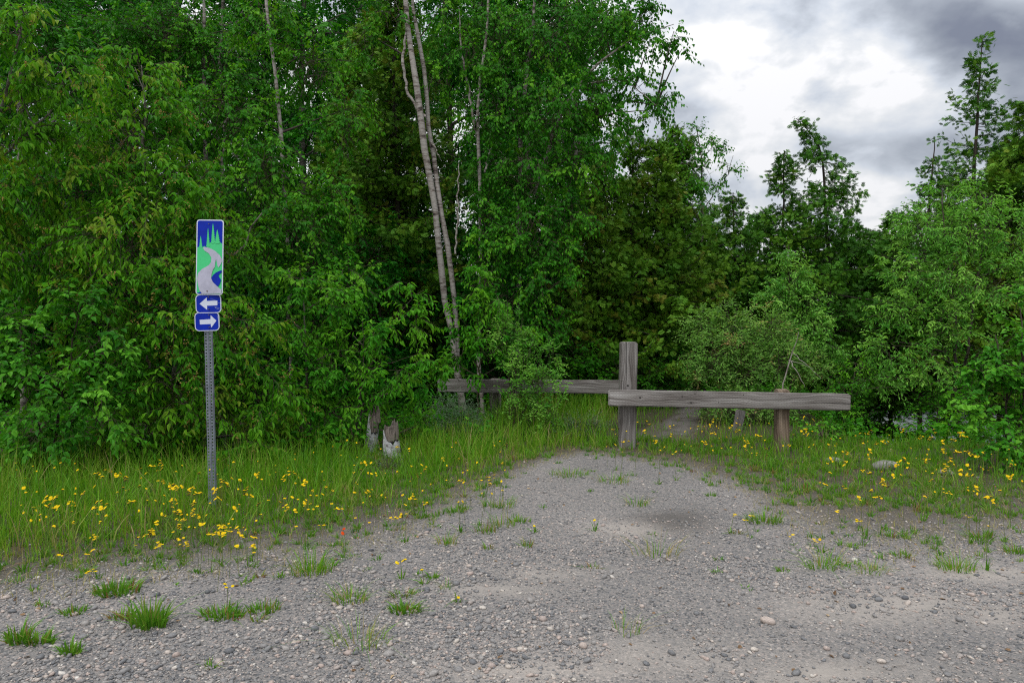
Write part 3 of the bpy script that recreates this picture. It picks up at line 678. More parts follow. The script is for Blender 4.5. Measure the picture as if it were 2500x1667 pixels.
ar2 = [(220, 1220), (328, 1215), (330, 1175), (386, 1232), (331, 1303), (328, 1265), (221, 1268)]
scr2 = [[(395, 1180), (400, 1215), (402, 1215), (397, 1180)], [(404, 1225), (405, 1290), (407, 1290), (406, 1225)]]
a2_ = plate('arrow_plate', w2 - .008, h2, .034, .0025, [(rrect(w2 - .021, h2 - .013, .028), 2), ([Q2(*q) for q in ar2], 0)] + [([Q2(*q) for q in s_], 5) for s_ in scr2], SM, sgn, local(507.2, 785, -.012), (R(-1), R(-1.2), R(5)), 'blue plate with a white arrow pointing right')
bolt(511, 725.5, a1, -.018); bolt(511.6, 754.5, a1, -.018); bolt(512, 769, a2_, -.018); bolt(512.6, 798.5, a2_, -.018)

# ------------------------------------------------------------------ trees and shrubs
def interp_poly(pts, k=14, wob=.02, rs=None):
    """pts: (px,py,Y,r_px) -> world polyline with radii (m)"""
    W = np.array([at(a, b, c) for a, b, c, _ in pts]); rr = np.array([d * c / F for _, _, c, d in pts])
    s = np.concatenate([[0], np.cumsum(np.linalg.norm(np.diff(W, axis=0), axis=1))]); t = np.linspace(0, s[-1], k)
    P = np.stack([np.interp(t, s, W[:, i]) for i in range(3)], -1)
    for _ in range(2): P[1:-1] = .25 * P[:-2] + .5 * P[1:-1] + .25 * P[2:]
    if rs is not None: P[1:-1] += rs.normal(0, wob, (k - 2, 3)) * [1, 1, .3]
    return P, np.interp(t, s, rr)

def foliage(acc, tw, rs, centre, rad, n, ln, asp, kind, mat=0, droop=.6, tspread=.25, tintb=.5, lo=.5, hi=1.12, twiglen=.22, perbranch=42, up=0.15, flower=None, root=None, twigs=True, shade=.0, twr=.0020, twmat=0):
    """fills one ellipsoidal lobe with branchlets, twigs and leaves; n = number of leaves"""
    nb = max(3, int(n / perbranch)); c = np.asarray(centre, float); rad = np.asarray(rad, float)
    d = rnd_dir(rs, nb); r = rs.uniform(lo, hi, nb) ** .7
    end = c + d * rad * r[:, None]
    ax = rs.uniform(-.75, .45, nb)[:, None] * np.array([0, 0, 1.0]) * rad[2] + rs.normal(0, .12, (nb, 3)) * rad
    st = c + ax + d * rad * .08
    mid = (st + end) / 2 + np.array([0, 0, 1.0]) * rad[2] * up
    B = bez(st, mid, end, 6)
    if tw is not None:
        tubes(tw, B, np.linspace(.0050, .0013, 6)[None] * np.ones((nb, 1)) * (np.mean(rad) / .5) ** .5, 3, twmat)
    bt = np.clip(rs.normal(tintb, .26, nb), 0, 1)
    # twigs
    nt_ = max(nb, int(n / 6)); bi = rs.randint(0, nb, nt_); t_ = rs.uniform(.25, 1, nt_) ** .75
    k = t_ * 5; i0 = np.clip(k.astype(int), 0, 4); f = (k - i0)[:, None]
    base = B[bi, i0] * (1 - f) + B[bi, i0 + 1] * f; tang = norm(B[bi, i0 + 1] - B[bi, i0])
    td = norm(tang * .9 + rnd_dir(rs, nt_) * .9 + np.array([0, 0, -.15]))
    tl = twiglen * rs.uniform(.4, 1.2, nt_)
    tend = base + td * tl[:, None] + np.array([0, 0, -1]) * (tl * droop * .35)[:, None]
    if tw is not None and twigs:
        tubes(tw, np.stack([base, (base + tend) / 2 + np.array([0, 0, .06]) * tl[:, None], tend], 1), np.ones((nt_, 1)) * np.array([[twr, twr * .7, twr * .35]]), 3, twmat)
    m_ = 6; li = np.repeat(np.arange(nt_), m_); lt = np.tile(np.linspace(.12, 1, m_), nt_) + rs.uniform(-.06, .06, nt_ * m_)
    lp = base[li] * (1 - lt[:, None]) + tend[li] * lt[:, None]
    sgn_ = np.tile([1, -1], nt_ * m_ // 2 + 1)[:nt_ * m_]
    tdir = norm(tend - base)[li]; sd_ = norm(np.cross(tdir, np.array([0.03, 0.02, 1.0])))
    ld = norm(tdir * .6 + sd_ * (sgn_ * .75)[:, None] + rs.normal(0, .28, (len(li), 3)) + np.array([0, 0, -droop]))
    nr = norm(np.array([0, -.25, 1.0]) + rs.normal(0, .45, (len(li), 3)) + .35 * norm(lp - c))
    l_ = ln * rs.uniform(.6, 1.2, len(li)); tn = np.clip(bt[bi][li] + rs.normal(0, tspread * .5, len(li)), 0, 1)
    leaves(acc, lp, ld, nr, l_, l_ * asp, kind, mat, tn)
    if flower:
        nf = int(nt_ * flower[0]); fi = rs.randint(0, nt_, nf); p0 = tend[fi]
        # raceme: a drooping little string of pale blobs
        q_ = 9; pi = np.repeat(np.arange(nf), q_); tt = np.tile(np.linspace(0, 1, q_), nf)
        fd = norm(td[fi] * .6 + np.array([0, 0, -.4]) + rs.normal(0, .3, (nf, 3)))
        fp = p0[pi] + fd[pi] * (tt * .085)[:, None] + rs.normal(0, .010, (len(pi), 3))
        leaves(acc, fp, rnd_dir(rs, len(fp)), rnd_dir(rs, len(fp)), np.full(len(fp), .017), np.full(len(fp), .014), 'kite', flower[1], rs.uniform(0, 1, len(fp)))
    return end

def area_n(rad, ln, asp, cov):
    a = ln * ln * asp * .62; A_ = math.pi * rad[0] * rad[2]
    return max(40, int(1.5 * cov * A_ / a))

def plant(name, label, cat, base_px, lobes, leaf, trunks=(), bark='twig', cov=3.2, seed=0, group=None, ry=.8, crown='foliage', extra_bark=None, root_from=None, trunkname='trunk', sides=8, flower=None, limbs=True, tw_=True, **kw):
    """base_px=(px,Y): stands on the ground there. lobes: (px,py,Y,rx_px,rz_px[,cov factor]). leaf=(mat,len,aspect,kind)"""
    rs = np.random.RandomState(seed + 1000)
    bp = at(base_px[0], 900, base_px[1]); bz = hz(bp[0], bp[1]); root = empty(name, (bp[0], bp[1], bz)); org = (bp[0], bp[1], bz)
    tag(root, label, cat, group)
    wood = Acc(); lf = Acc(); polys = []
    for tr in trunks:
        P, rr = interp_poly(tr, 18, .012, rs)
        tubes(wood, P, .78 * rr * (1 + rs.normal(0, .05, len(rr))), sides, 0); polys.append(P)
        # small spurs and knots
    if not polys:
        P = np.array([[bp[0], bp[1], bz - .05], [bp[0], bp[1], bz + .4]]); polys.append(P)
    allP = np.concatenate(polys)
    for lb in lobes:
        px, py, Y, rx, rz = lb[:5]; cf = lb[5] if len(lb) > 5 else 1.0
        c = at(px, py, Y); rad = np.array([rx * Y / F, min(rx, rz * 1.2) * Y / F * ry, rz * Y / F])
        # limb from the stem to the lobe
        below = allP[allP[:, 2] < c[2] - .1 * rad[2]]
        src = below if len(below) else allP[:1]
        dd = np.linalg.norm((src - c) * [1, 1, .55], axis=1); s0 = src[np.argmin(dd)]
        if limbs:
            mid = (s0 + c) / 2 + np.array([0, 0, .12]) * np.linalg.norm(c - s0)
            r0 = .006 + .012 * np.linalg.norm(c - s0)
            tubes(wood, bez(s0[None], mid[None], (c + [0, 0, .3 * rad[2]])[None], 9), (np.linspace(min(r0, .035), .004, 9))[None], 5, 1 if extra_bark else 0)
        nn = area_n(rad, leaf[1], leaf[2], cov * cf)
        foliage(lf, wood if tw_ else None, rs, c, rad, nn, leaf[1], leaf[2], leaf[3], flower=flower, twmat=2, **kw)
    mats = [M[leaf[0]]] + ([M[flower[2]]] if flower else [])
    link(trunkname, wood.mesh(trunkname, [M[bark], M[extra_bark or bark], M['twig']], org), root)
    link(crown, lf.mesh(crown, mats, org), root)
    return root

CH = ('cherry', .080, .42, 'long'); BR = ('broad_leaf', .066, .66, 'broad'); BI = ('birch_leaf', .055, .72, 'broad')
WI = ('willow_leaf', .052, .32, 'long'); PA = ('pale_leaf', .058, .36, 'long'); BL = ('bright_leaf', .075, .40, 'long')
FL = (.26, 1, 'cherry_flower')

# 1 the wide chokecherry behind the sign
plant('cherry_tree', 'wide chokecherry with drooping leaves and brownish flower strings behind the sign', 'tree', (370, 7.6),
      [(330, 190, 7.5, 110, 80), (330, 330, 7.4, 170, 120), (200, 430, 7.2, 150, 120), (440, 470, 7.3, 150, 120), (300, 600, 7.0, 190, 140), (520, 600, 7.3, 120, 120), (420, 760, 6.9, 170, 120),
       (250, 800, 7.1, 140, 120), (560, 820, 7.1, 130, 120), (620, 960, 7.2, 120, 110), (440, 940, 6.8, 150, 110), (330, 1050, 6.8, 130, 90), (560, 1060, 6.9, 130, 80), (690, 1080, 7.3, 80, 60), (120, 620, 7.4, 120, 120)], CH,
      trunks=[[(365, 1180, 7.6, 9), (360, 950, 7.5, 8), (375, 760, 7.4, 7), (345, 560, 7.4, 6), (355, 350, 7.4, 4), (345, 160, 7.4, 1.5)],
              [(380, 1180, 7.6, 7), (420, 900, 7.5, 6), (520, 700, 7.5, 4), (640, 520, 7.5, 2)]],
      bark='grey_bark', cov=1.75, seed=1, flower=FL, droop=.75, twiglen=.26, tintb=.5)
# 2 overhanging cherry branches top-left
plant('cherry_tree', 'chokecherry with long drooping leaves reaching in at the top left corner', 'tree', (-130, 6.9),
      [(60, 60, 6.6, 110, 60), (150, 170, 6.6, 100, 55), (40, 230, 6.6, 90, 60), (20, 350, 6.7, 100, 60), (150, 330, 6.9, 90, 50), (60, 480, 6.9, 110, 70), (-60, 620, 6.9, 110, 120)], CH,
      trunks=[[(-130, 1210, 6.9, 10), (-120, 800, 6.9, 9), (-60, 450, 6.8, 7), (30, 200, 6.7, 4), (60, 20, 6.6, 2)], [(-60, 450, 6.8, 4), (60, 330, 6.8, 3), (220, 190, 6.7, 1.5)]],
      bark='grey_bark', cov=2.0, seed=2, flower=(.1, 1, 'cherry_flower'), droop=.9, twiglen=.26, tintb=.6)
# 3 broad leaf shrub, front left
plant('birch_shrub', 'bushy young birch with broad bright leaves at the left edge below the cherry', 'shrub', (130, 6.7),
      [(60, 800, 6.6, 100, 80), (200, 750, 6.5, 100, 50), (240, 860, 6.5, 110, 80), (80, 930, 6.4, 120, 80), (250, 1000, 6.4, 110, 80), (110, 1060, 6.4, 120, 70), (-40, 880, 6.5, 90, 120)], BR,
      trunks=[[(120, 1200, 6.8, 5), (150, 1000, 6.7, 4), (190, 780, 6.6, 2)], [(130, 1200, 6.8, 5), (80, 1000, 6.7, 4), (50, 800, 6.6, 2)]], bark='dark_bark', cov=2.0, seed=3, droop=.5, tintb=.55, twiglen=.24)
# 4 left birch with visible white stem
plant('birch_tree', 'birch with a thin broken-up white stem right above the sign', 'tree', (700, 9.3),
      [(560, 260, 9.2, 120, 110), (640, 420, 9.0, 130, 90), (740, 560, 8.8, 110, 90), (640, 620, 8.8, 100, 100), (820, 500, 9.2, 80, 90), (760, 150, 9.6, 120, 110, .7), (850, 300, 9.5, 90, 110, .6), (840, 690, 8.9, 100, 80), (750, 800, 9.0, 100, 80), (640, 40, 9.5, 110, 90, .8)], BI,
      trunks=[[(712, 1080, 9.3, 7), (705, 700, 9.3, 6.5), (696, 480, 9.3, 6.5), (690, 340, 9.3, 6), (672, 210, 9.3, 5.5), (655, 90, 9.3, 5), (647, -60, 9.3, 4), (645, -220, 9.3, 2)]], bark='birch_bark', cov=1.75, seed=4, droop=.8, tintb=.55, extra_bark='dark_bark')
plant('birch_tree', 'birch behind the cherry whose pale stem shows in pieces above the sign', 'tree', (500, 10.2),
      [(420, 60, 10.2, 160, 110), (300, 90, 10.4, 130, 100), (520, 150, 10.2, 130, 110), (470, 300, 10, 130, 110), (600, 500, 10.0, 110, 110)], BI,
      trunks=[[(500, 1080, 10.2, 8), (498, 560, 10.2, 7), (505, 430, 10.2, 7), (500, 260, 10.2, 6), (495, 100, 10.2, 5), (490, -200, 10.2, 3)], [(540, 500, 10, 4), (548, 320, 10, 3.5), (560, 270, 10, 3)]], bark='birch_bark', cov=1.6, seed=5, droop=.7, tintb=.35, extra_bark='dark_bark')
plant('poplar_tree', 'grey poplar trunk with round leaves behind branches at far left', 'tree', (48, 9.5),
      [(60, 40, 9.4, 160, 110), (180, 180, 9.4, 130, 110), (230, 300, 9.4, 110, 110), (40, 260, 9.6, 110, 110), (130, 480, 9.6, 140, 120), (60, 680, 9.6, 130, 120), (240, 640, 9.6, 120, 120)], ('birch_leaf', .06, .88, 'broad'),
      trunks=[[(58, 1080, 9.5, 10), (55, 500, 9.5, 9), (50, 180, 9.5, 8.5), (45, 60, 9.5, 8), (40, -200, 9.5, 5)]], bark='grey_bark', cov=1.7, seed=6, droop=.6, tintb=.3, extra_bark='dark_bark')
# 5 bright sapling right of sign
plant('alder_shrub', 'light yellow-green leafy shrub standing to the right of the sign', 'shrub', (760, 7.9),
      [(740, 690, 7.9, 85, 50), (700, 790, 7.8, 80, 60), (800, 740, 7.9, 70, 60), (820, 880, 7.8, 80, 70), (730, 930, 7.8, 80, 80), (800, 1000, 7.7, 80, 60)], ('bright_leaf', .068, .5, 'broad'),
      trunks=[[(760, 1120, 7.9, 4), (750, 900, 7.9, 3), (740, 680, 7.9, 1.5)]], bark='grey_bark', cov=1.7, seed=7, droop=.5, tintb=.55)
# 6 cherry sapling left of birch stumps
plant('cherry_sapling', 'cherry sapling with thin dark stem beside the white birch stumps', 'sapling', (880, 7.75),
      [(1000, 700, 7.9, 40, 35), (1010, 770, 7.8, 60, 40), (930, 820, 7.7, 75, 45), (860, 830, 7.8, 55, 50), (960, 900, 7.6, 90, 55), (870, 940, 7.7, 70, 45), (1010, 955, 7.9, 50, 40), (960, 985, 8.0, 50, 25), (1050, 1040, 8.0, 38, 36), (800, 1060, 7.7, 40, 30)], BL,
      trunks=[[(880, 1130, 7.75, 2.6), (879, 1030, 7.75, 2.4), (885, 900, 7.75, 2), (885, 780, 7.75, 1.2)], [(860, 1080, 7.8, 3.4), (885, 930, 7.8, 3), (945, 810, 7.8, 2.2), (1005, 730, 7.8, 1.2)]], bark='dark_bark', cov=1.25, seed=8, droop=.6, tintb=.5)
# 7 sapling before the birches
plant('cherry_sapling', 'young cherry with layered bright leaves in front of the double birch', 'sapling', (1170, 9.0),
      [(1128, 850, 9.2, 48, 50, 1.2), (1190, 680, 9.0, 55, 40), (1215, 740, 8.9, 70, 45), (1150, 780, 8.9, 60, 45), (1250, 800, 8.9, 60, 45), (1180, 850, 8.8, 80, 45), (1110, 900, 8.9, 60, 40), (1270, 880, 9.0, 50, 40)], ('bright_leaf', .075, .42, 'long'),
      trunks=[[(1165, 1060, 9.0, 3), (1172, 850, 9, 2.5), (1185, 670, 9, 1.2)]], bark='twig', cov=1.5, seed=9, droop=.6, tintb=.45)
# 8 double birch A
db = plant('birch_tree', 'double-stemmed leaning birch with pale peeling bark left of centre', 'tree', (1115, 10.4),
      [(960, 20, 10.6, 100, 80, .6), (1080, 40, 10.8, 80, 80, .6), (1020, -90, 10.8, 150, 90), (900, 110, 10.8, 80, 70, .5), (1060, 190, 10.8, 60, 70, .45)], BI,
      trunks=[[(1138, 1030, 10.4, 10), (1112, 860, 10.4, 9.5), (1088, 745, 10.4, 9.5), (1070, 590, 10.4, 9.5), (1058, 470, 10.4, 10), (1040, 350, 10.4, 11), (1022, 250, 10.4, 9), (1001, 110, 10.4, 8.5), (989, -20, 10.4, 7.5), (970, -250, 10.4, 4)],
              [(1130, 1030, 10.45, 9), (1118, 860, 10.45, 8.5), (1102, 640, 10.45, 8.5), (1082, 540, 10.45, 8), (1060, 400, 10.5, 7.5), (1045, 260, 10.55, 6.5), (1026, 120, 10.6, 6), (1004, -20, 10.6, 5), (990, -200, 10.6, 3)],
              [(1040, 285, 10.4, 4.5), (1012, 258, 10.4, 4.5), (990, 215, 10.4, 4.5), (982, 160, 10.4, 4.5), (990, 110, 10.4, 4), (994, 60, 10.4, 2)],
              [(1055, 345, 10.5, 3), (1072, 385, 10.4, 1.2)], [(1112, 620, 10.4, 3), (1118, 500, 10.4, 2.6), (1120, 400, 10.4, 1.5)]],
      bark='birch_bark', cov=1.4, seed=10, droop=.8, tintb=.6, sides=10, extra_bark='dark_bark')
# 9 the big birch crown
plant('birch_tree', 'large leafy birch whose boughs reach right across the sky', 'tree', (1265, 10.8),
      [(1140, 100, 10.9, 90, 90, .55), (1230, 60, 10.9, 120, 90, .9), (1350, 90, 10.8, 120, 100), (1470, 60, 10.7, 110, 90), (1560, 50, 10.6, 60, 70, .8), (1240, 260, 10.6, 100, 100, .8), (1350, 270, 10.4, 110, 100), (1450, 230, 10.5, 90, 90),
       (1290, 420, 10.4, 110, 90), (1400, 400, 10.4, 80, 80), (1200, 420, 10.7, 60, 80, .7), (1300, 560, 10.2, 110, 80), (1390, 520, 10.4, 60, 60), (1220, 600, 10.2, 80, 70), (1330, 680, 10.1, 80, 70), (1390, 620, 10.2, 45, 60), (1250, 730, 10.2, 80, 60), (1340, 790, 10.2, 60, 60),
       (1590, 105, 10.4, 50, 40, 1.15), (1645, 85, 10.3, 28, 26, .6), (1665, 125, 10.3, 22, 16, .6), (1560, 200, 10.5, 60, 45, 1.15), (1620, 230, 10.3, 40, 35, 1.15), (1590, 280, 10.4, 40, 35, 1.15), (1500, 320, 10.5, 50, 45, .5), (1530, 260, 10.6, 40, 40, .5), (1480, 390, 10.6, 40, 50, .6)], BI,
      trunks=[[(1262, 1040, 10.8, 8), (1262, 760, 10.8, 8), (1266, 600, 10.8, 7.5), (1270, 430, 10.8, 7.5), (1268, 340, 10.8, 7), (1290, 160, 10.8, 5.5), (1310, -40, 10.8, 4)],
              [(1300, 480, 10.8, 5), (1370, 270, 10.6, 5), (1430, 180, 10.6, 4.5), (1520, 105, 10.5, 3), (1600, 75, 10.4, 2), (1645, 60, 10.3, 1)],
              [(1400, 215, 10.6, 2.5), (1500, 190, 10.5, 2), (1560, 220, 10.4, 1.6), (1610, 270, 10.3, 1)]],
      bark='birch_bark', cov=1.75, seed=11, droop=1.0, tintb=.35, extra_bark='dark_bark')
plant('birch_tree', 'slim white birch stem between the double birch and the large birch', 'tree', (1172, 10.6),
      [(1170, 300, 10.5, 55, 60, .6), (1200, 520, 10.3, 70, 60, .9), (1165, 620, 10.2, 50, 50, .8), (1130, 250, 10.9, 50, 60, .5), (1230, 160, 10.6, 60, 60, .8), (1150, 120, 10.5, 60, 70, .6)], BI,
      trunks=[[(1178, 1040, 10.6, 7), (1168, 780, 10.6, 7), (1176, 640, 10.6, 6), (1173, 420, 10.6, 6), (1161, 320, 10.6, 5.5), (1174, 220, 10.6, 5), (1187, 90, 10.6, 4), (1200, -60, 10.6, 3)],
              [(1163, 330, 10.6, 4), (1145, 220, 10.6, 3.5), (1125, 130, 10.6, 3), (1120, 20, 10.6, 1.5)], [(1184, 420, 10.6, 3), (1200, 350, 10.6, 1.6)]],
      bark='birch_bark', cov=1.5, seed=12, droop=.9, tintb=.45, extra_bark='dark_bark')
# 10 willow shrub before the rear rail
def stemmy(name, label, cat, base, lobes, leaf, nst, seed, bark='twig', **kw):
    rs = np.random.RandomState(seed); tr = []
    for i in range(nst):
        lb = lobes[i % len(lobes)]; g = at(base[0], 0, base[1]); _, gy_ = proj(np.array([g[0], base[1], hz(g[0], base[1])])); gy_ = float(gy_)
        tr.append([(base[0] + rs.uniform(-14, 14), gy_ + 4, base[1] + rs.uniform(-.1, .1), 1.6), (base[0] * .55 + lb[0] * .45, gy_ * .5 + lb[1] * .5, (base[1] + lb[2]) / 2, 1.2), (lb[0] + rs.uniform(-.6, .6) * lb[3], lb[1] - lb[4] * rs.uniform(.5, 1.1), lb[2], .5)])
    return plant(name, label, cat, base, lobes, leaf, trunks=tr, bark=bark, seed=seed, sides=5, limbs=False, **kw)
stemmy('willow_shrub', 'upright yellow-green willow shrub in front of the rear timber rail', 'shrub', (1255, 8.7),
      [(1228, 770, 8.75, 24, 36, .7), (1262, 800, 8.75, 26, 36, .7), (1235, 830, 8.7, 40, 50, 1.0), (1290, 860, 8.7, 45, 50, .6), (1340, 880, 8.8, 45, 40, .6), (1262, 920, 8.6, 50, 60, .8), (1310, 950, 8.6, 60, 60, .8), (1290, 1020, 8.6, 50, 55, .8), (1340, 1010, 8.6, 50, 50, .5)],
      ('pale_leaf', .052, .34, 'long'), 14, 13, cov=1.25, droop=-.15, tintb=.55, twiglen=.2, up=.25)
stemmy('grey_herb', 'silvery green feathery herb in the grass left of the rear rail post', 'plant', (1120, 8.6),
      [(1120, 1010, 8.5, 45, 30), (1085, 1000, 8.5, 30, 28), (1150, 1030, 8.5, 22, 24), (1120, 1050, 8.4, 55, 24)], ('silver_leaf', .035, .20, 'kite'), 6, 14, cov=1.7, tw_=False, droop=-.1, tintb=.3, bark='twig')
stemmy('grey_herb', 'silvery wormwood clump in tall grass between the barrier posts', 'plant', (1415, 8.6),
      [(1390, 1052, 8.55, 35, 14), (1430, 1040, 8.55, 40, 16)], ('silver_leaf', .04, .14, 'kite'), 8, 15, cov=1.5, droop=-.2, tintb=.8)
stemmy('grey_herb', 'silvery wormwood clump in the yellow-flowered grass below the stumps', 'plant', (930, 6.9),
      [(900, 1165, 6.9, 30, 16), (945, 1150, 6.9, 25, 18)], ('silver_leaf', .035, .14, 'kite'), 8, 16, cov=1.3, droop=-.2, tintb=.7)
# 11 willow shrub behind the front rail
stemmy('willow_shrub', 'rounded pale green willow shrub behind the front rail', 'shrub', (1800, 9.9),
      [(1765, 760, 10, 25, 45, .6), (1710, 800, 9.9, 45, 50), (1790, 820, 9.9, 70, 60), (1870, 800, 10, 70, 50), (1730, 880, 9.8, 65, 60), (1820, 900, 9.8, 80, 60), (1910, 880, 9.9, 70, 70), (1980, 900, 9.9, 50, 50), (1780, 990, 9.7, 80, 50), (1900, 990, 9.7, 80, 50), (1700, 950, 9.8, 30, 50, .6)],
      WI, 18, 17, cov=1.25, droop=-.05, tintb=.5, twiglen=.2, up=.2)
plant('cherry_sapling', 'slender light sapling rising behind the rounded willow shrub', 'sapling', (1930, 10.8),
      [(1925, 615, 10.8, 35, 30, .7), (1930, 680, 10.7, 55, 45), (1900, 730, 10.7, 60, 40), (1970, 730, 10.7, 55, 45), (1985, 790, 10.6, 65, 45), (2010, 850, 10.6, 50, 50), (1940, 820, 10.7, 80, 60)], ('pale_leaf', .055, .45, 'broad'),
      trunks=[[(1930, 1000, 10.8, 3), (1932, 800, 10.8, 2.4), (1925, 600, 10.8, 1)]], bark='twig', cov=1.5, seed=18, droop=.5, tintb=.55)
# dead twig leaning in that shrub
dt = empty('dead_branch', at(1920, 905, 9.55)); tag(dt, 'bare grey dead branch leaning in the rounded willow shrub', 'branch'); ac = Acc()
for pts in ([(1905, 980, 9.5, 1.8), (1920, 905, 9.5, 1.7), (1938, 850, 9.45, 1.4), (1950, 810, 9.4, .6)], [(1926, 878, 9.5, 1.2), (1945, 905, 9.4, 1), (1965, 945, 9.4, .5)], [(1935, 862, 9.5, 1), (1970, 890, 9.4, .7), (2005, 925, 9.4, .4)], [(1925, 880, 9.5, 1), (1950, 885, 9.4, .6), (1985, 900, 9.4, .3)]):
    P, rr = interp_poly(pts, 9, .008, np.random.RandomState(3)); tubes(ac, P, rr, 5)
link('twigs', ac.mesh('twigs', [M['dead_wood']], dt.location), dt)
# 12 big pale willow tree right
plant('willow_tree', 'large pale green willow tree in front of the spire cedar at right', 'tree', (2330, 9.3),
      [(2300, 470, 9.5, 70, 45, .7), (2390, 480, 9.4, 80, 50), (2260, 560, 9.3, 100, 60), (2370, 570, 9.2, 100, 70), (2470, 560, 9.2, 80, 80), (2230, 660, 9.1, 90, 60), (2340, 680, 9.0, 100, 70), (2440, 700, 9.0, 90, 70), (2200, 760, 9.1, 70, 50), (2300, 790, 9.0, 90, 60), (2180, 850, 9.0, 75, 50), (2270, 880, 8.9, 80, 55), (2150, 930, 9.0, 65, 35, .7), (2370, 860, 9.1, 70, 60), (2560, 640, 9.2, 80, 110)], PA,
      trunks=[[(2330, 1060, 9.3, 5), (2335, 850, 9.3, 4.5), (2320, 700, 9.3, 4), (2300, 500, 9.3, 1.5)], [(2335, 1060, 9.3, 5), (2370, 800, 9.3, 4), (2400, 600, 9.3, 2.5), (2420, 470, 9.3, 1)], [(2330, 900, 9.3, 3), (2270, 790, 9.3, 2), (2200, 700, 9.3, 1)]],
      bark='dark_bark', cov=.95, seed=19, droop=.3, tintb=.5, twiglen=.22)
# 13 alder at right edge
plant('alder_shrub', 'glossy round-leaved alder shrub at the right edge of the grass', 'shrub', (2470, 6.95),
      [(2490, 770, 7.0, 60, 50, .8), (2430, 830, 7.0, 70, 40, .9), (2500, 870, 6.9, 90, 60), (2400, 920, 6.9, 70, 50), (2470, 970, 6.85, 90, 60), (2380, 1010, 6.9, 45, 50), (2450, 1070, 6.8, 80, 60), (2520, 1110, 6.8, 70, 50), (2570, 950, 6.9, 90, 110)], ('broad_leaf', .058, .78, 'broad'),
      trunks=[[(2470, 1170, 6.95, 4), (2460, 1000, 6.95, 3), (2430, 820, 6.95, 1.5)], [(2480, 1170, 6.95, 4), (2500, 950, 6.95, 3), (2490, 750, 6.95, 1.5)]], bark='dark_bark', cov=1.9, seed=20, droop=.4, tintb=.45)
# 14 dark low shrubs round the lake view
for i, (a, lab) in enumerate((((2075, 9.6, [(2060, 960, 9.6, 40, 35), (2090, 900, 9.7, 50, 45), (2050, 1010, 9.4, 45, 35), (2110, 1015, 9.4, 40, 22, .6)]), 'dark leafy shrub just beyond the right end of the rail'),
                              ((2290, 8.9, [(2290, 1000, 8.9, 50, 50), (2330, 960, 8.9, 50, 60), (2240, 1030, 8.9, 40, 40, .6), (2350, 1050, 8.8, 60, 45)]), 'dark leafy shrub at the foot of the pale willow tree'),
                              ((2020, 8.4, [(2010, 1045, 8.4, 40, 18), (2060, 1065, 8.3, 40, 18), (1985, 1030, 8.5, 30, 18)]), 'low lobed-leaf seedlings right of the short timber post'))):
    bx_, Y_, lobs = a
    plant('leafy_shrub', lab, 'shrub', (bx_, Y_), lobs, ('broad_leaf', .05, .7, 'broad') if i == 2 else ('birch_leaf', .042, .6, 'broad'), cov=1.5, seed=40 + i, droop=.3, tintb=.5, bark='dark_bark', trunkname='stem')
# 15 understory along the wood's edge
und = [((40, 6.9), [(40, 1130, 6.8, 80, 50), (130, 1150, 6.8, 60, 40)], 'dark herbs at the foot of the left edge shrub'),
       ((260, 7.1), [(230, 1110, 7.0, 80, 60), (330, 1130, 7.1, 70, 45)], 'dark narrow-leaved herbs under the wide cherry'),
       ((480, 7.3), [(450, 1110, 7.3, 80, 50), (540, 1120, 7.3, 60, 45)], 'low leafy plants directly behind the sign post'),
       ((700, 7.7), [(660, 1090, 7.6, 70, 45), (750, 1080, 7.7, 60, 40)], 'low leafy plants to the right of the sign post'),
       ((980, 8.0), [(1010, 1060, 8.2, 40, 30), (1050, 1080, 8.0, 40, 25), (930, 1050, 8.4, 50, 40)], 'low shrub growing around the white stumps'),
       ((1180, 8.2), [(1170, 1060, 8.1, 40, 25), (1200, 1070, 8.1, 30, 20)], 'broad-leaved seedling at the foot of the rear rail post'),
       ((1420, 11.0), [(1400, 880, 11.0, 90, 70), (1480, 900, 11.0, 80, 60), (1380, 960, 10.9, 90, 45), (1330, 900, 11, 60, 80)], 'dark shrub directly behind the tall post of the barrier'),
       ((1600, 11.6), [(1590, 920, 11.6, 80, 60), (1660, 900, 11.8, 60, 60), (1560, 960, 11.5, 60, 30)], 'dark shrub behind the bend of the path')]
for i, (bs, lobs, lab) in enumerate(und):
    plant('leafy_shrub', lab, 'shrub', bs, lobs, ('broad_leaf', .06, .45, 'long') if i % 2 else ('birch_leaf', .06, .6, 'broad'), cov=1.8, seed=60 + i, droop=.2, tintb=.35, bark='dark_bark', trunkname='stem')

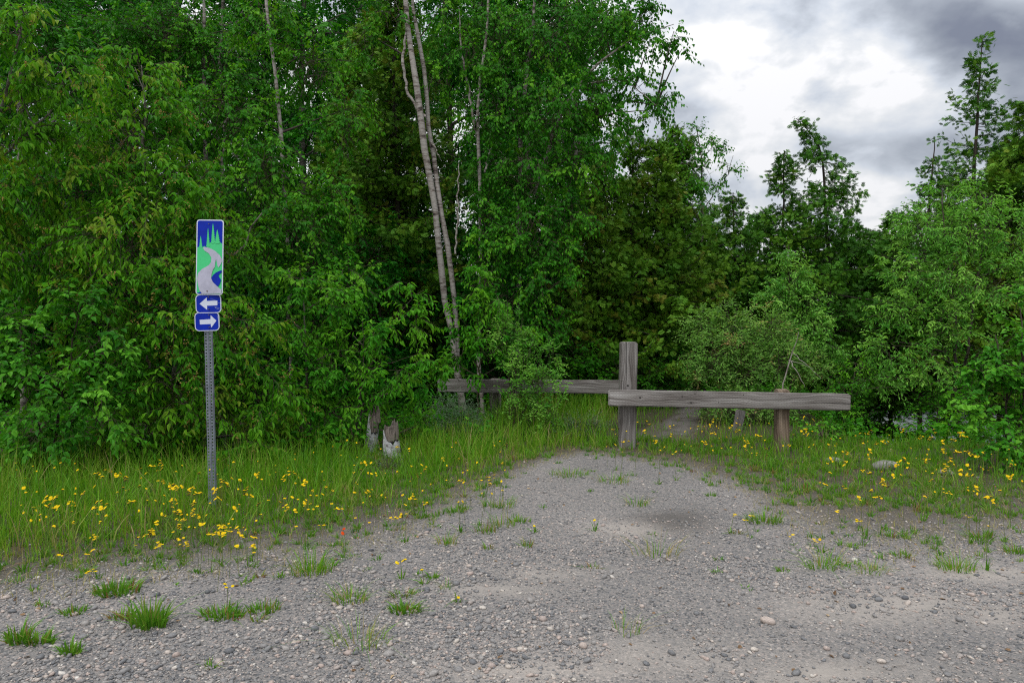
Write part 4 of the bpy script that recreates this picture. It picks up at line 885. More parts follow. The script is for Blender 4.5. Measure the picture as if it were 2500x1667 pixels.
# ------------------------------------------------------------------ cedars
def cedar(name, label, trunk, prof, leaf='cedar_leaf', dens=1.0, seed=0, group=None, sprlen=.118, bark='dark_bark', tintb=.5, elev=.1, cat='tree', gap=.42, cl=.0):
    """trunk: (px,py,Y,r_px) base->top ; prof: [(height fraction from base, radius m)]"""
    rs = np.random.RandomState(seed + 500)
    P, rr = interp_poly(trunk, 26, .008, rs)
    bz = hz(P[0, 0], P[0, 1]); P[0, 2] = bz - .1
    org = (P[0, 0], P[0, 1], bz); root = empty(name, org); tag(root, label, cat, group)
    wood = Acc(); lf = Acc(); tubes(wood, P, rr * .8, 8)
    Ht = P[-1, 2] - P[0, 2]; hf, hr = zip(*prof)
    step = .021 / dens; nb = int(Ht / step)
    t = rs.uniform(.02, 1, nb); prof = [(a_, b_ * (1.16 - .36 * a_ ** 2)) for a_, b_ in prof]; hf, hr = zip(*prof)
    ph = np.interp(t, np.linspace(0, 1, len(P)), np.arange(len(P))); i0 = np.clip(ph.astype(int), 0, len(P) - 2); f = (ph - i0)[:, None]
    base = P[i0] * (1 - f) + P[i0 + 1] * f
    rad = np.interp(t, hf, hr); ang = rs.uniform(0, 2 * math.pi, nb)
    ln = rad * rs.uniform(gap, 1.12, nb) + .05
    out = np.stack([np.cos(ang), np.sin(ang), np.zeros(nb)], -1)
    end = base + out * ln[:, None] + np.array([0, 0, 1]) * (ln * (elev + rs.normal(0, .18, nb)))[:, None]
    mid = base + out * (ln * .55)[:, None] + np.array([0, 0, -1]) * (ln * .12)[:, None]
    B = bez(base, mid, end, 6)
    tubes(wood, B, np.linspace(1, .25, 6)[None] * (.004 + .009 * ln)[:, None], 3)
    cnt = np.maximum(5, (ln * 74 * (.75 + .25 * dens))).astype(int)
    bi = np.repeat(np.arange(nb), cnt); m_ = len(bi); tt = rs.uniform(.04, 1.02, m_) ** .8
    k = np.clip(tt, 0, .999) * 5; j0 = k.astype(int); ff = (k - j0)[:, None]
    p = B[bi, j0] * (1 - ff) + B[bi, j0 + 1] * ff; tg = norm(B[bi, j0 + 1] - B[bi, j0])
    wid = .06 + .12 * np.minimum(ln[bi], 1.0) * (1.1 - tt)
    sidev = norm(np.cross(tg, [0, 0, 1.0])); off = rs.uniform(-1, 1, m_)
    dn_ = rs.uniform(-.35, 1, m_) * wid * .9
    p = p + sidev * (off * wid)[:, None] + rs.normal(0, .03, (m_, 3)) + np.array([0, 0, -1]) * dn_[:, None]
    d = norm(tg * .7 + sidev * (np.sign(off) * .5)[:, None] + rs.normal(0, .4, (m_, 3)) + np.array([0, 0, -.35]))
    nr = norm(rs.normal(0, 1, (m_, 3)) + np.array([0, -.6, .5]))
    l_ = sprlen * rs.uniform(.6, 1.25, m_)
    bt = np.clip(rs.normal(tintb, .2, nb), 0, 1)
    tn = np.clip(bt[bi] + rs.normal(0, .13, m_), 0, 1)
    leaves(lf, p, d, nr, l_, l_ * .95, 'spray', 0, tn)
    link('trunk', wood.mesh('trunk', [M[bark]], org), root); link('foliage', lf.mesh('foliage', [M[leaf]], org), root)
    return root
FULL = [(0, .25), (.08, .9), (.3, 1.15), (.6, .85), (.85, .4), (1, .06)]
def pr(k, s=FULL): return [(a, b * k) for a, b in s]
cedar('cedar_tree', 'dark olive cedar with bare dark trunk behind the double birch', [(975, 1020, 12.0, 11), (972, 700, 12.0, 10), (968, 400, 12.0, 8), (962, 150, 12, 5), (950, -60, 12, 1.5)], [(0, .4), (.1, 1.2), (.5, 1.35), (.8, .9), (1, .1)], dens=1.2, seed=1, tintb=.55)
cedar('cedar_tree', 'olive cedar standing between the left birch and the dark cedar', [(860, 1020, 13.0, 8), (862, 500, 13, 6), (870, 60, 13, 1.5)], pr(1.0), dens=1.1, seed=2, tintb=.6)
cedar('cedar_tree', 'brownish cedar directly left of the tall post', [(1470, 1000, 11.9, 7), (1475, 800, 11.9, 6), (1478, 560, 11.9, 4), (1480, 380, 11.9, 1)], [(0, .5), (.15, 1.0), (.4, 1.05), (.75, .6), (1, .1)], dens=1.2, seed=3, tintb=.62)
cedar('cedar_tree', 'slim cedar with open spiky top against the sky right of the large birch', [(1540, 1000, 12.6, 6), (1541, 600, 12.6, 4.5), (1545, 310, 12.6, 1.2)], [(0, .6), (.2, 1.0), (.5, .75), (.62, .35), (.8, .30), (.93, .22), (1, .05)], dens=.85, seed=4, tintb=.55)
cedar('cedar_tree', 'broad olive cedar filling the middle behind the barrier', [(1600, 1000, 12.3, 8), (1602, 700, 12.3, 6), (1606, 340, 12.3, 1.2)], [(0, .7), (.2, 1.15), (.5, 1.0), (.75, .6), (1, .12)], dens=1.25, seed=5, tintb=.6)
cedar('cedar_tree', 'tall olive cedar with rounded crown left of the sky gap', [(1670, 1000, 13.2, 8), (1668, 640, 13.2, 6), (1655, 305, 13.2, 1.5)], [(0, .6), (.2, 1.1), (.55, .85), (.8, .5), (.93, .32), (1, .12)], dens=1.15, seed=6, tintb=.5)
cedar('cedar_tree', 'lower cedar in the dip between the taller cedars', [(1795, 1000, 13.6, 7), (1797, 700, 13.6, 5), (1790, 470, 13.6, 1.2)], [(0, .5), (.2, .95), (.6, .75), (.85, .45), (1, .08)], dens=1.0, seed=7, tintb=.5, leaf='cedar_green')
cedar('cedar_tree', 'narrow cedar leaning against the bent-topped cedar', [(1905, 1000, 13.8, 6), (1908, 700, 13.8, 5), (1915, 370, 13.8, 1.2)], [(0, .5), (.2, .85), (.6, .6), (.85, .38), (1, .06)], dens=.95, seed=8, tintb=.45, leaf='cedar_green')
cedar('cedar_tree', 'tall cedar with a crooked top bent over to the left', [(2030, 1010, 13.2, 8), (2025, 760, 13.2, 7), (2018, 560, 13.2, 5), (2012, 430, 13.2, 3.4), (2004, 355, 13.2, 2.2), (1978, 322, 13.2, 1.4), (1944, 290, 13.2, .7)], [(0, .6), (.15, 1.4), (.45, 1.1), (.7, .72), (.85, .42), (.93, .2), (1, .08)], dens=.62, seed=9, tintb=.4, leaf='cedar_green')
cedar('cedar_tree', 'cedar between the bent-topped cedar and the pale willow tree', [(2120, 1010, 14.5, 7), (2122, 700, 14.5, 5), (2125, 560, 14.5, 1.2)], [(0, .6), (.2, 1.0), (.6, .7), (1, .1)], dens=.9, seed=10, tintb=.35, leaf='cedar_green')
cedar('cedar_tree', 'loose-topped cedar left of the tall spire', [(2245, 1010, 13.5, 7), (2255, 650, 13.5, 5), (2275, 420, 13.5, 2.5), (2282, 338, 13.5, 1)], [(0, .8), (.2, 1.3), (.5, 1.0), (.72, .65), (.86, .34), (.94, .18), (1, .04)], dens=.42, seed=11, tintb=.5, leaf='cedar_green', gap=.35)
cedar('cedar_tree', 'tallest spire cedar with open branches against the dark cloud', [(2375, 1010, 12.5, 8), (2372, 640, 12.5, 6.5), (2378, 400, 12.5, 5), (2390, 220, 12.5, 3), (2398, 95, 12.5, 1)], [(0, .9), (.2, 1.3), (.45, 1.05), (.62, .82), (.74, .58), (.84, .38), (.92, .22), (.97, .14), (1, .03)], dens=.36, seed=12, tintb=.45, leaf='cedar_green', gap=.35, elev=.35)
cedar('cedar_tree', 'dark dense cedar at the right edge', [(2510, 1010, 11.6, 8), (2510, 600, 11.6, 6), (2515, 240, 11.6, 1.5)], [(0, .8), (.2, 1.1), (.6, .9), (.85, .55), (1, .12)], dens=1.2, seed=13, tintb=.5)
fillc = [(1730, 14.6, 500, .9, 'behind the tall rounded cedar'), (1850, 15.0, 520, 1.0, 'left of the narrow leaning cedar'), (1965, 15.4, 500, .9, 'behind the bent-topped cedar'), (2075, 15.0, 540, 1.1, 'right behind the bent-topped cedar'), (2175, 15.2, 520, 1.0, 'behind the pale willow tree, left part'), (2310, 15.0, 440, 1.1, 'behind the tall spire'), (2440, 14.6, 360, 1.0, 'between the spire and the dark edge cedar'), (1400, 14.4, 420, 1.1, 'behind the large birch, right side'), (1520, 14.6, 430, 1.0, 'behind the slim spiky cedar')]
for i, (px, Y, py, k, w_) in enumerate(fillc):
    cedar('cedar_tree', 'dense middle-height cedar ' + w_, [(px, 1000, Y, 6), (px + 3, (1000 + py) / 2, Y, 5), (px + 4, py, Y, 1)], [(0, 1.2 * k), (.2, 1.35 * k), (.55, .95 * k), (.8, .5 * k), (1, .08)], leaf='cedar_green' if i % 2 else 'cedar_leaf', dens=.85, seed=30 + i, tintb=.4, group='dense cedars behind the barrier', sprlen=.13)
plant('birch_tree', 'small birch top with loose twigs against the sky beside the cedars', 'tree', (1715, 12.8),
      [(1690, 340, 12.8, 45, 40, .8), (1740, 370, 12.8, 40, 45, .7), (1715, 430, 12.7, 55, 50, .8), (1775, 410, 12.7, 28, 32, .6), (1690, 520, 12.6, 50, 60, .6)], ('birch_leaf', .05, .7, 'broad'),
      trunks=[[(1715, 1000, 12.8, 5), (1712, 640, 12.8, 4), (1715, 420, 12.8, 2.5), (1700, 310, 12.8, 1)], [(1712, 520, 12.8, 2), (1770, 440, 12.8, 1.3), (1790, 380, 12.8, .6)]], bark='grey_bark', cov=1.3, seed=80, droop=.8, tintb=.4, ry=1.0)

# ------------------------------------------------------------------ the wood behind: a few mother trees, copied
def copy_tree(src, loc, rz, sc, label, group=None):
    c = src.copy(); COL.objects.link(c); c.location = loc; c.rotation_euler = (0, 0, rz); c.scale = (sc, sc, sc)
    c['label'] = label
    if group: c['group'] = group
    for ch in list(src.children):
        k = ch.copy(); COL.objects.link(k); k.parent = c
    return c
def forest_tree(seed, Y, px, H_=10.5, leafsz=.085, cov=1.5, bark='grey_bark', low=.02, label='', wide=1.5):
    rs = np.random.RandomState(seed); g = at(px, 900, Y); bz = hz(g[0], Y); root = empty('woodland_tree', (g[0], Y, bz)); tag(root, label, 'tree', 'trees deeper in the wood')
    wood = Acc(); lf = Acc(); z = np.linspace(-.2, H_, 16); P = np.stack([g[0] + .12 * np.sin(z * .5 + seed), Y + .1 * np.cos(z * .4 + seed), bz + z], -1)
    tubes(wood, P, np.linspace(.09, .02, 16), 8)
    nl = 44
    for i in range(nl):
        t = rs.uniform(low, 1); zc = bz + H_ * t; rr = wide * (1 - .55 * abs(t - .45)) * rs.uniform(.5, 1); a = rs.uniform(0, 6.28)
        c = np.array([g[0] + math.cos(a) * rr, Y + math.sin(a) * rr, zc]); rad = np.array([1, 1, .7]) * rs.uniform(.5, .85)
        s0 = P[np.argmin(np.abs(P[:, 2] - (zc - .6)))]
        tubes(wood, bez(s0[None], ((s0 + c) / 2 + [0, 0, .2])[None], c[None], 6), np.linspace(.03, .008, 6)[None], 4)
        foliage(lf, wood, rs, c, rad, area_n(rad, leafsz, .7, cov), leafsz, .7, 'kite', droop=.6, tintb=.45, twigs=False, twiglen=.35, tspread=.4)
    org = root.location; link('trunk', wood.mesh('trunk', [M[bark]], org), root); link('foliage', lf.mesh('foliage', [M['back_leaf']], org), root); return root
places = [(120, 12.5, 'a'), (330, 13.0, 'b'), (560, 13.5, 'a'), (760, 14.0, 'c'), (1090, 13.8, 'b'), (1300, 14.0, 'a'), (1400, 14.8, 'c'),
          (-80, 14.5, 'c'), (210, 15.5, 'c'), (440, 16, 'b'), (650, 17, 'c'), (900, 17, 'a'), (1180, 17.5, 'c'), (1290, 18, 'b'), 
          (20, 19, 'a'), (320, 20, 'c'), (540, 21, 'a'), (780, 22, 'b'), (1020, 22, 'c'), (1240, 23, 'a'), (1390, 22, 'b'), (-350, 13, 'b'), (-300, 17, 'a')]
words_ = ['behind the poplar at far left', 'behind the top of the wide cherry', 'behind the left birch crown', 'between the left birch and the olive cedar', 'behind the double birch', 'behind the large birch', 'left of the slim spiky cedar',
          'deep at the left margin', 'second row behind the wide cherry', 'second row left of the sign', 'second row above the sign', 'second row behind the dark cedar', 'second row behind the slim birch', 'second row behind the large birch crown',
          'third row at far left', 'third row behind the wide cherry', 'third row above the sign', 'third row behind the olive cedar', 'third row behind the double birch', 'third row behind the large birch', 'third row behind the brownish cedar', 'first row outside the left edge', 'second row outside the left edge']
protos = {}
for i, ((px, Y, k), wd) in enumerate(zip(places, words_)):
    if k not in protos:
        protos[k] = forest_tree(200 + i, Y, px, label='tall green woodland tree ' + wd, H_={'a': 10.5, 'b': 9.6, 'c': 11.5}[k], bark={'a': 'birch_bark', 'b': 'dark_bark', 'c': 'grey_bark'}[k])
    else:
        g = at(px, 900, Y); copy_tree(protos[k], (g[0], Y, hz(g[0], Y)), i * 1.7, 1.0 + .1 * math.sin(i * 2.3), 'tall green woodland tree ' + wd)
# shrubs standing between the trunks deeper in, three mother shrubs copied
ush = []
spots = [(60, 10.8), (230, 11.2), (420, 10.9), (600, 10.6), (770, 10.8), (930, 11.0), (1060, 12.0), (1190, 11.8), (1320, 12.6), (1450, 13.6), (1590, 14.2), (1700, 14.6), (1850, 15.2), (1980, 15.4), (2080, 16.6), (140, 13.5), (380, 14.0), (640, 13.8), (880, 14.2), (1120, 15.0), (-120, 10.5), (-140, 13.0)]
wl = ['behind the poplar foot at far left', 'behind the wide cherry, left part', 'behind the wide cherry, right part', 'behind the sign, deep in shade', 'behind the bright alder shrub', 'behind the cherry sapling and stumps', 'behind the double birch foot', 'behind the slim birch foot', 'behind the large birch foot', 'behind the brownish cedar', 'behind the broad olive cedar', 'behind the tall rounded cedar', 'behind the lower cedar in the dip', 'behind the bent-topped cedar', 'at the lake bank behind the cedars', 'in the second row at far left', 'in the second row behind the wide cherry', 'in the second row behind the sign', 'in the second row behind the dark cedar', 'in the second row behind the slim birch', 'just outside the left edge', 'farther back outside the left edge']
for i, ((px, Y), w_) in enumerate(zip(spots, wl)):
    lab = 'shaded undergrowth shrub ' + w_
    if i < 3:
        k = 1700 / Y
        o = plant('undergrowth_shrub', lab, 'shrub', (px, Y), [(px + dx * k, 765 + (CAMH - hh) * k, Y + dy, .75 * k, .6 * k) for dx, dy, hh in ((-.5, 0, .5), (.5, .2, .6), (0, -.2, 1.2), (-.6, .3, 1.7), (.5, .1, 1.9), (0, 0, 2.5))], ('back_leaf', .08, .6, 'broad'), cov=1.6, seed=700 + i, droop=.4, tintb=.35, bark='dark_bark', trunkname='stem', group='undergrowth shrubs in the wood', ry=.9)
        ush.append(o)
    else:
        g = at(px, 900, Y); copy_tree(ush[i % 3], (g[0], Y, hz(g[0], Y)), i * 2.1, 1.0 + .15 * math.sin(i * 1.9), lab)
# leafy forest floor: herbs and seedlings nobody could count
rs = np.random.RandomState(61); n = 70000; y2 = rs.uniform(6.4, 15.5, n); x2 = rs.uniform(-1.25, .90, n) * y2
px, py = proj(np.stack([x2, y2, x2 * 0], -1)); k = (py < np.interp(px, TOP_X, TOP_Y) - 4) & (height(x2, y2) > -2.4) & (path_mask(x2, y2) < .1) & (fbm(x2 * 1.8, y2 * 1.8, 41) > .36)
x2, y2 = x2[k], y2[k]; n = len(x2); hmax = .10 + .40 * fbm(x2 * 1.3, y2 * 1.3, 42)
hh = hmax * rs.uniform(.1, 1, n) ** .7; a = rs.uniform(0, 6.28, n); d = np.stack([np.cos(a), np.sin(a), rs.uniform(-.6, .3, n)], -1)
acc = Acc(); l_ = rs.uniform(.04, .10, n)
leaves(acc, np.stack([x2, y2, height(x2, y2) + hh], -1), d, norm(rs.normal(0, .5, (n, 3)) + [0, -.3, 1]), l_, l_ * rs.uniform(.35, .75, n), 'broad', 0, rs.uniform(0, .7, n))
tag(link('forest_floor_plants', acc.mesh('forest_floor_plants', [M['birch_leaf']])), 'low leafy herbs covering the shaded floor of the wood', 'undergrowth', kind='stuff')

# far shore of the lake, seen as one mass between the trunks
acc = Acc(); rs = np.random.RandomState(9); n = 9000
a = rs.uniform(-.5, 1.25, n); dist = rs.uniform(128, 150, n); hh = rs.uniform(0, 1, n) ** .8 * (6 + 5 * fbm(a * 30, a * 3, 3))
p = np.stack([np.sin(a) * dist, np.cos(a) * dist, hh + 1], -1)
leaves(acc, p, rnd_dir(rs, n), norm(rs.normal(size=(n, 3)) + [0, -1, 0]), rs.uniform(1, 2.6, n), rs.uniform(1, 2.2, n), 'kite', 0, rs.uniform(0, .7, n))
tag(link('far_wood', acc.mesh('far_wood', [M['cedar_green']])), 'distant wooded shore across the lake', 'wood', kind='stuff')

# ------------------------------------------------------------------ stumps
def stump(px, py_top, py_bot, rpx, Y, label, seed, lean=0.0, prongs=3):
    rs = np.random.RandomState(seed); b = at(px, 900, Y); bz = hz(b[0], Y); zt_ = at(px, py_top, Y)[2]; H_ = zt_ - bz; r = rpx * Y / F
    root = empty('birch_stump', (b[0], Y, bz)); tag(root, label, 'stump', 'broken birch stumps')
    S = 20; K = 12; ac = Acc(); V = []; an = np.linspace(0, 2 * math.pi, S, endpoint=False)
    topz = H_ * (.86 + .14 * np.array([vnoise(math.cos(q) * 2.2 + seed, math.sin(q) * 2.2, seed) for q in an])) + rs.uniform(-.035, .03, S)
    barktop = topz - .02 - .36 * H_ * sstep(-.1, .55, np.cos(an + .75)) - rs.uniform(0, .04, S)
    for k in range(K):
        t = k / (K - 1); z = -.1 + (barktop + .1) * t; rr = r * (1.12 - .2 * t) * (1 + .06 * np.sin(3 * an + seed))
        V.append(np.stack([rr * np.cos(an) + lean * z, rr * np.sin(an), z], -1))
    V = np.array(V); idx = np.arange(K * S).reshape(K, S); Fq = np.stack([idx[:-1], np.roll(idx, -1, 1)[:-1], np.roll(idx, -1, 1)[1:], idx[1:]], -1).reshape(-1, 4)
    ac.add(V, Fq, 0, .5, True); link('bark', ac.mesh('bark', [M['stump_bark']]), root)
    ac = Acc(); V = []
    for t, rk in ((.55, .88), (.75, .90), (1.0, .86), (.93, .6), (.8, .35), (.72, .05)):
        z = (topz * t if rk > .8 else topz * t + rs.uniform(-.02, .03, S)); V.append(np.stack([r * .93 * rk * np.cos(an) + lean * z, r * .93 * rk * np.sin(an), z], -1))
    V = np.array(V); K = len(V); idx = np.arange(K * S).reshape(K, S); Fq = np.stack([idx[:-1], np.roll(idx, -1, 1)[:-1], np.roll(idx, -1, 1)[1:], idx[1:]], -1).reshape(-1, 4)
    ac.add(V, Fq, 0, .5, False)
    for i in range(prongs):
        q = rs.uniform(0, 6.28); bq = np.array([math.cos(q) * r * .6 + lean * H_, math.sin(q) * r * .6, H_ * .7]); tubes(ac, np.array([bq, bq + [0, 0, H_ * .2], bq + [rs.uniform(-.02, .02), 0, H_ * rs.uniform(.3, .42)]]), np.array([.022, .016, .003]), 4, 0, .5, False)
    link('rotten_core', ac.mesh('rotten_core', [M['rotten']]), root)
stump(956, 1032, 1120, 21, 7.5, 'white birch stump with broken brown top, nearer of the pair', 3, -.02, 2)
stump(903, 1000, 1090, 15, 7.75, 'thinner birch stump with splintered top, further back of the pair', 5, .12, 4)
b = at(1803, 1040, 9.2); rt = empty('old_post', (b[0], b[1], hz(b[0], b[1]))); tag(rt, 'short weathered leaning post stub under the willow shrub', 'post')
box_beam('timber', .34, .10, .10, wood_mat('stub_wood', [], 51.0, .7), rt, (0, 0, .10), (0, -math.pi / 2 + R(12), .4), seed=31)

# ------------------------------------------------------------------ grass
def blades(acc, x, y, h, w, rs, lean=.35, tint=None, mat=0, z=None, dirs=None):
    n = len(x); z = height(x, y) if z is None else z
    a = rs.uniform(0, 2 * math.pi, n); ld = np.stack([np.cos(a), np.sin(a)], -1) if dirs is None else dirs
    le = np.abs(rs.normal(0, lean, n)) + .04
    b = rs.uniform(0, math.pi, n); sx, sy = np.cos(b) , np.sin(b) * .6
    V = np.zeros((n, 8, 3)); ts = (0, .38, .74, 1.0); ws = (1.0, .9, .55, .08)
    for i, (t, wv) in enumerate(zip(ts, ws)):
        cx = x + ld[:, 0] * h * le * t ** 1.8; cy_ = y + ld[:, 1] * h * le * t ** 1.8; cz = z - .01 + h * (t - .25 * le * t ** 3)
        V[:, 2 * i] = np.stack([cx - sx * w * wv / 2, cy_ - sy * w * wv / 2, cz], -1); V[:, 2 * i + 1] = np.stack([cx + sx * w * wv / 2, cy_ + sy * w * wv / 2, cz], -1)
    F0 = np.array([(0, 1, 3, 2), (2, 3, 5, 4), (4, 5, 7, 6)])
    acc.add(V, (F0[None] + (np.arange(n) * 8)[:, None, None]).reshape(-1, 4), mat, np.repeat(rs.uniform(0, 1, n) if tint is None else tint, 8), False)
rs = np.random.RandomState(21)
n = 560000; yy = np.sqrt(rs.uniform(3.0 ** 2, 12.5 ** 2, n)); xx = rs.uniform(-1.24, .99, n) * yy
v = vegxy(xx, yy); px, py = proj(np.stack([xx, yy, xx * 0], -1))
patch = fbm(xx * 1.5, yy * 1.5, 55); fine = fbm(xx * 9, yy * 9, 66)
tuss = vnoise(xx * 11, yy * 11, 88) * .6 + vnoise(xx * 27, yy * 27, 89) * .4
patch = fbm(xx * 1.1, yy * 1.6, 55) * .5 + fbm(xx * 3.7, yy * 4.2, 56) * .5
w_ = np.clip(v + (patch - .5) * 1.5 * (1 - v * .6), 0, 1) * (v > .01)
dens = sstep(.12, .85, w_) * sstep(.74 - .62 * w_, .86 - .50 * w_, tuss)
dens = np.where(px > 1480, dens * .44, dens) * sstep(-22, 10, py - np.interp(px, TOP_X, TOP_Y))
dens *= np.where(hz is None, 1, 1) * (height(xx, yy) > -.9)
dens *= np.where(yy > 8.2, .55, 1)
k = rs.uniform(size=n) < dens * .33 * (.45 + .55 * v ** 1.5)
xx, yy, v, px, py, patch = xx[k], yy[k], v[k], px[k], py[k], patch[k]
tall = .055 + .27 * sstep(.35, 1, v) * sstep(.15, .9, w_[k]) * np.where(px < 1500, 1, .52)
tall = tall * (.6 + .8 * patch) * (1 - .75 * np.exp(-(((px - 945) / 60) ** 2 + ((py - 1150) / 50) ** 2))) * (1 - .7 * np.exp(-(((px - 518) / 40) ** 2 + ((py - 1262) / 28) ** 2))); tall = tall + np.where((px > 1180) & (px < 1480) & (yy > 8.3), .14, 0)
h = tall * rs.uniform(.35, 1.2, len(xx)); tint = np.clip(rs.beta(1.7, 2.6, len(xx)) + .22 * (1 - v) + .9 * (fbm(xx * 2.3, yy * 2.3, 91) - .5), 0, 1)
acc = Acc(); blades(acc, xx, yy, h, rs.uniform(.0032, .0085, len(xx)), rs, .45, tint)
# taller, thin seed stalks standing above the blades
kk = rs.uniform(size=len(xx)) < .05 * sstep(.4, .9, v); blades(acc, xx[kk], yy[kk], h[kk] * 1.2 + .10, np.full(kk.sum(), .0024), rs, .12, rs.uniform(.55, .95, kk.sum()))
# dry straw lying in the margins
n = 26000; y2 = np.sqrt(rs.uniform(3.6 ** 2, 8.0 ** 2, n)); x2 = rs.uniform(-.8, .8, n) * y2; v2_ = vegxy(x2, y2); k = (v2_ > .05) & (v2_ < .95) & (rs.uniform(size=n) < .8); x2, y2 = x2[k], y2[k]
blades(acc, x2, y2, rs.uniform(.03, .10, len(x2)), rs.uniform(.002, .004, len(x2)), rs, 1.6, rs.uniform(.88, 1, len(x2)))
tag(link('grass', acc.mesh('grass', [M['grass']])), 'tall thin roadside grass along both sides of the gravel', 'grass', kind='stuff')

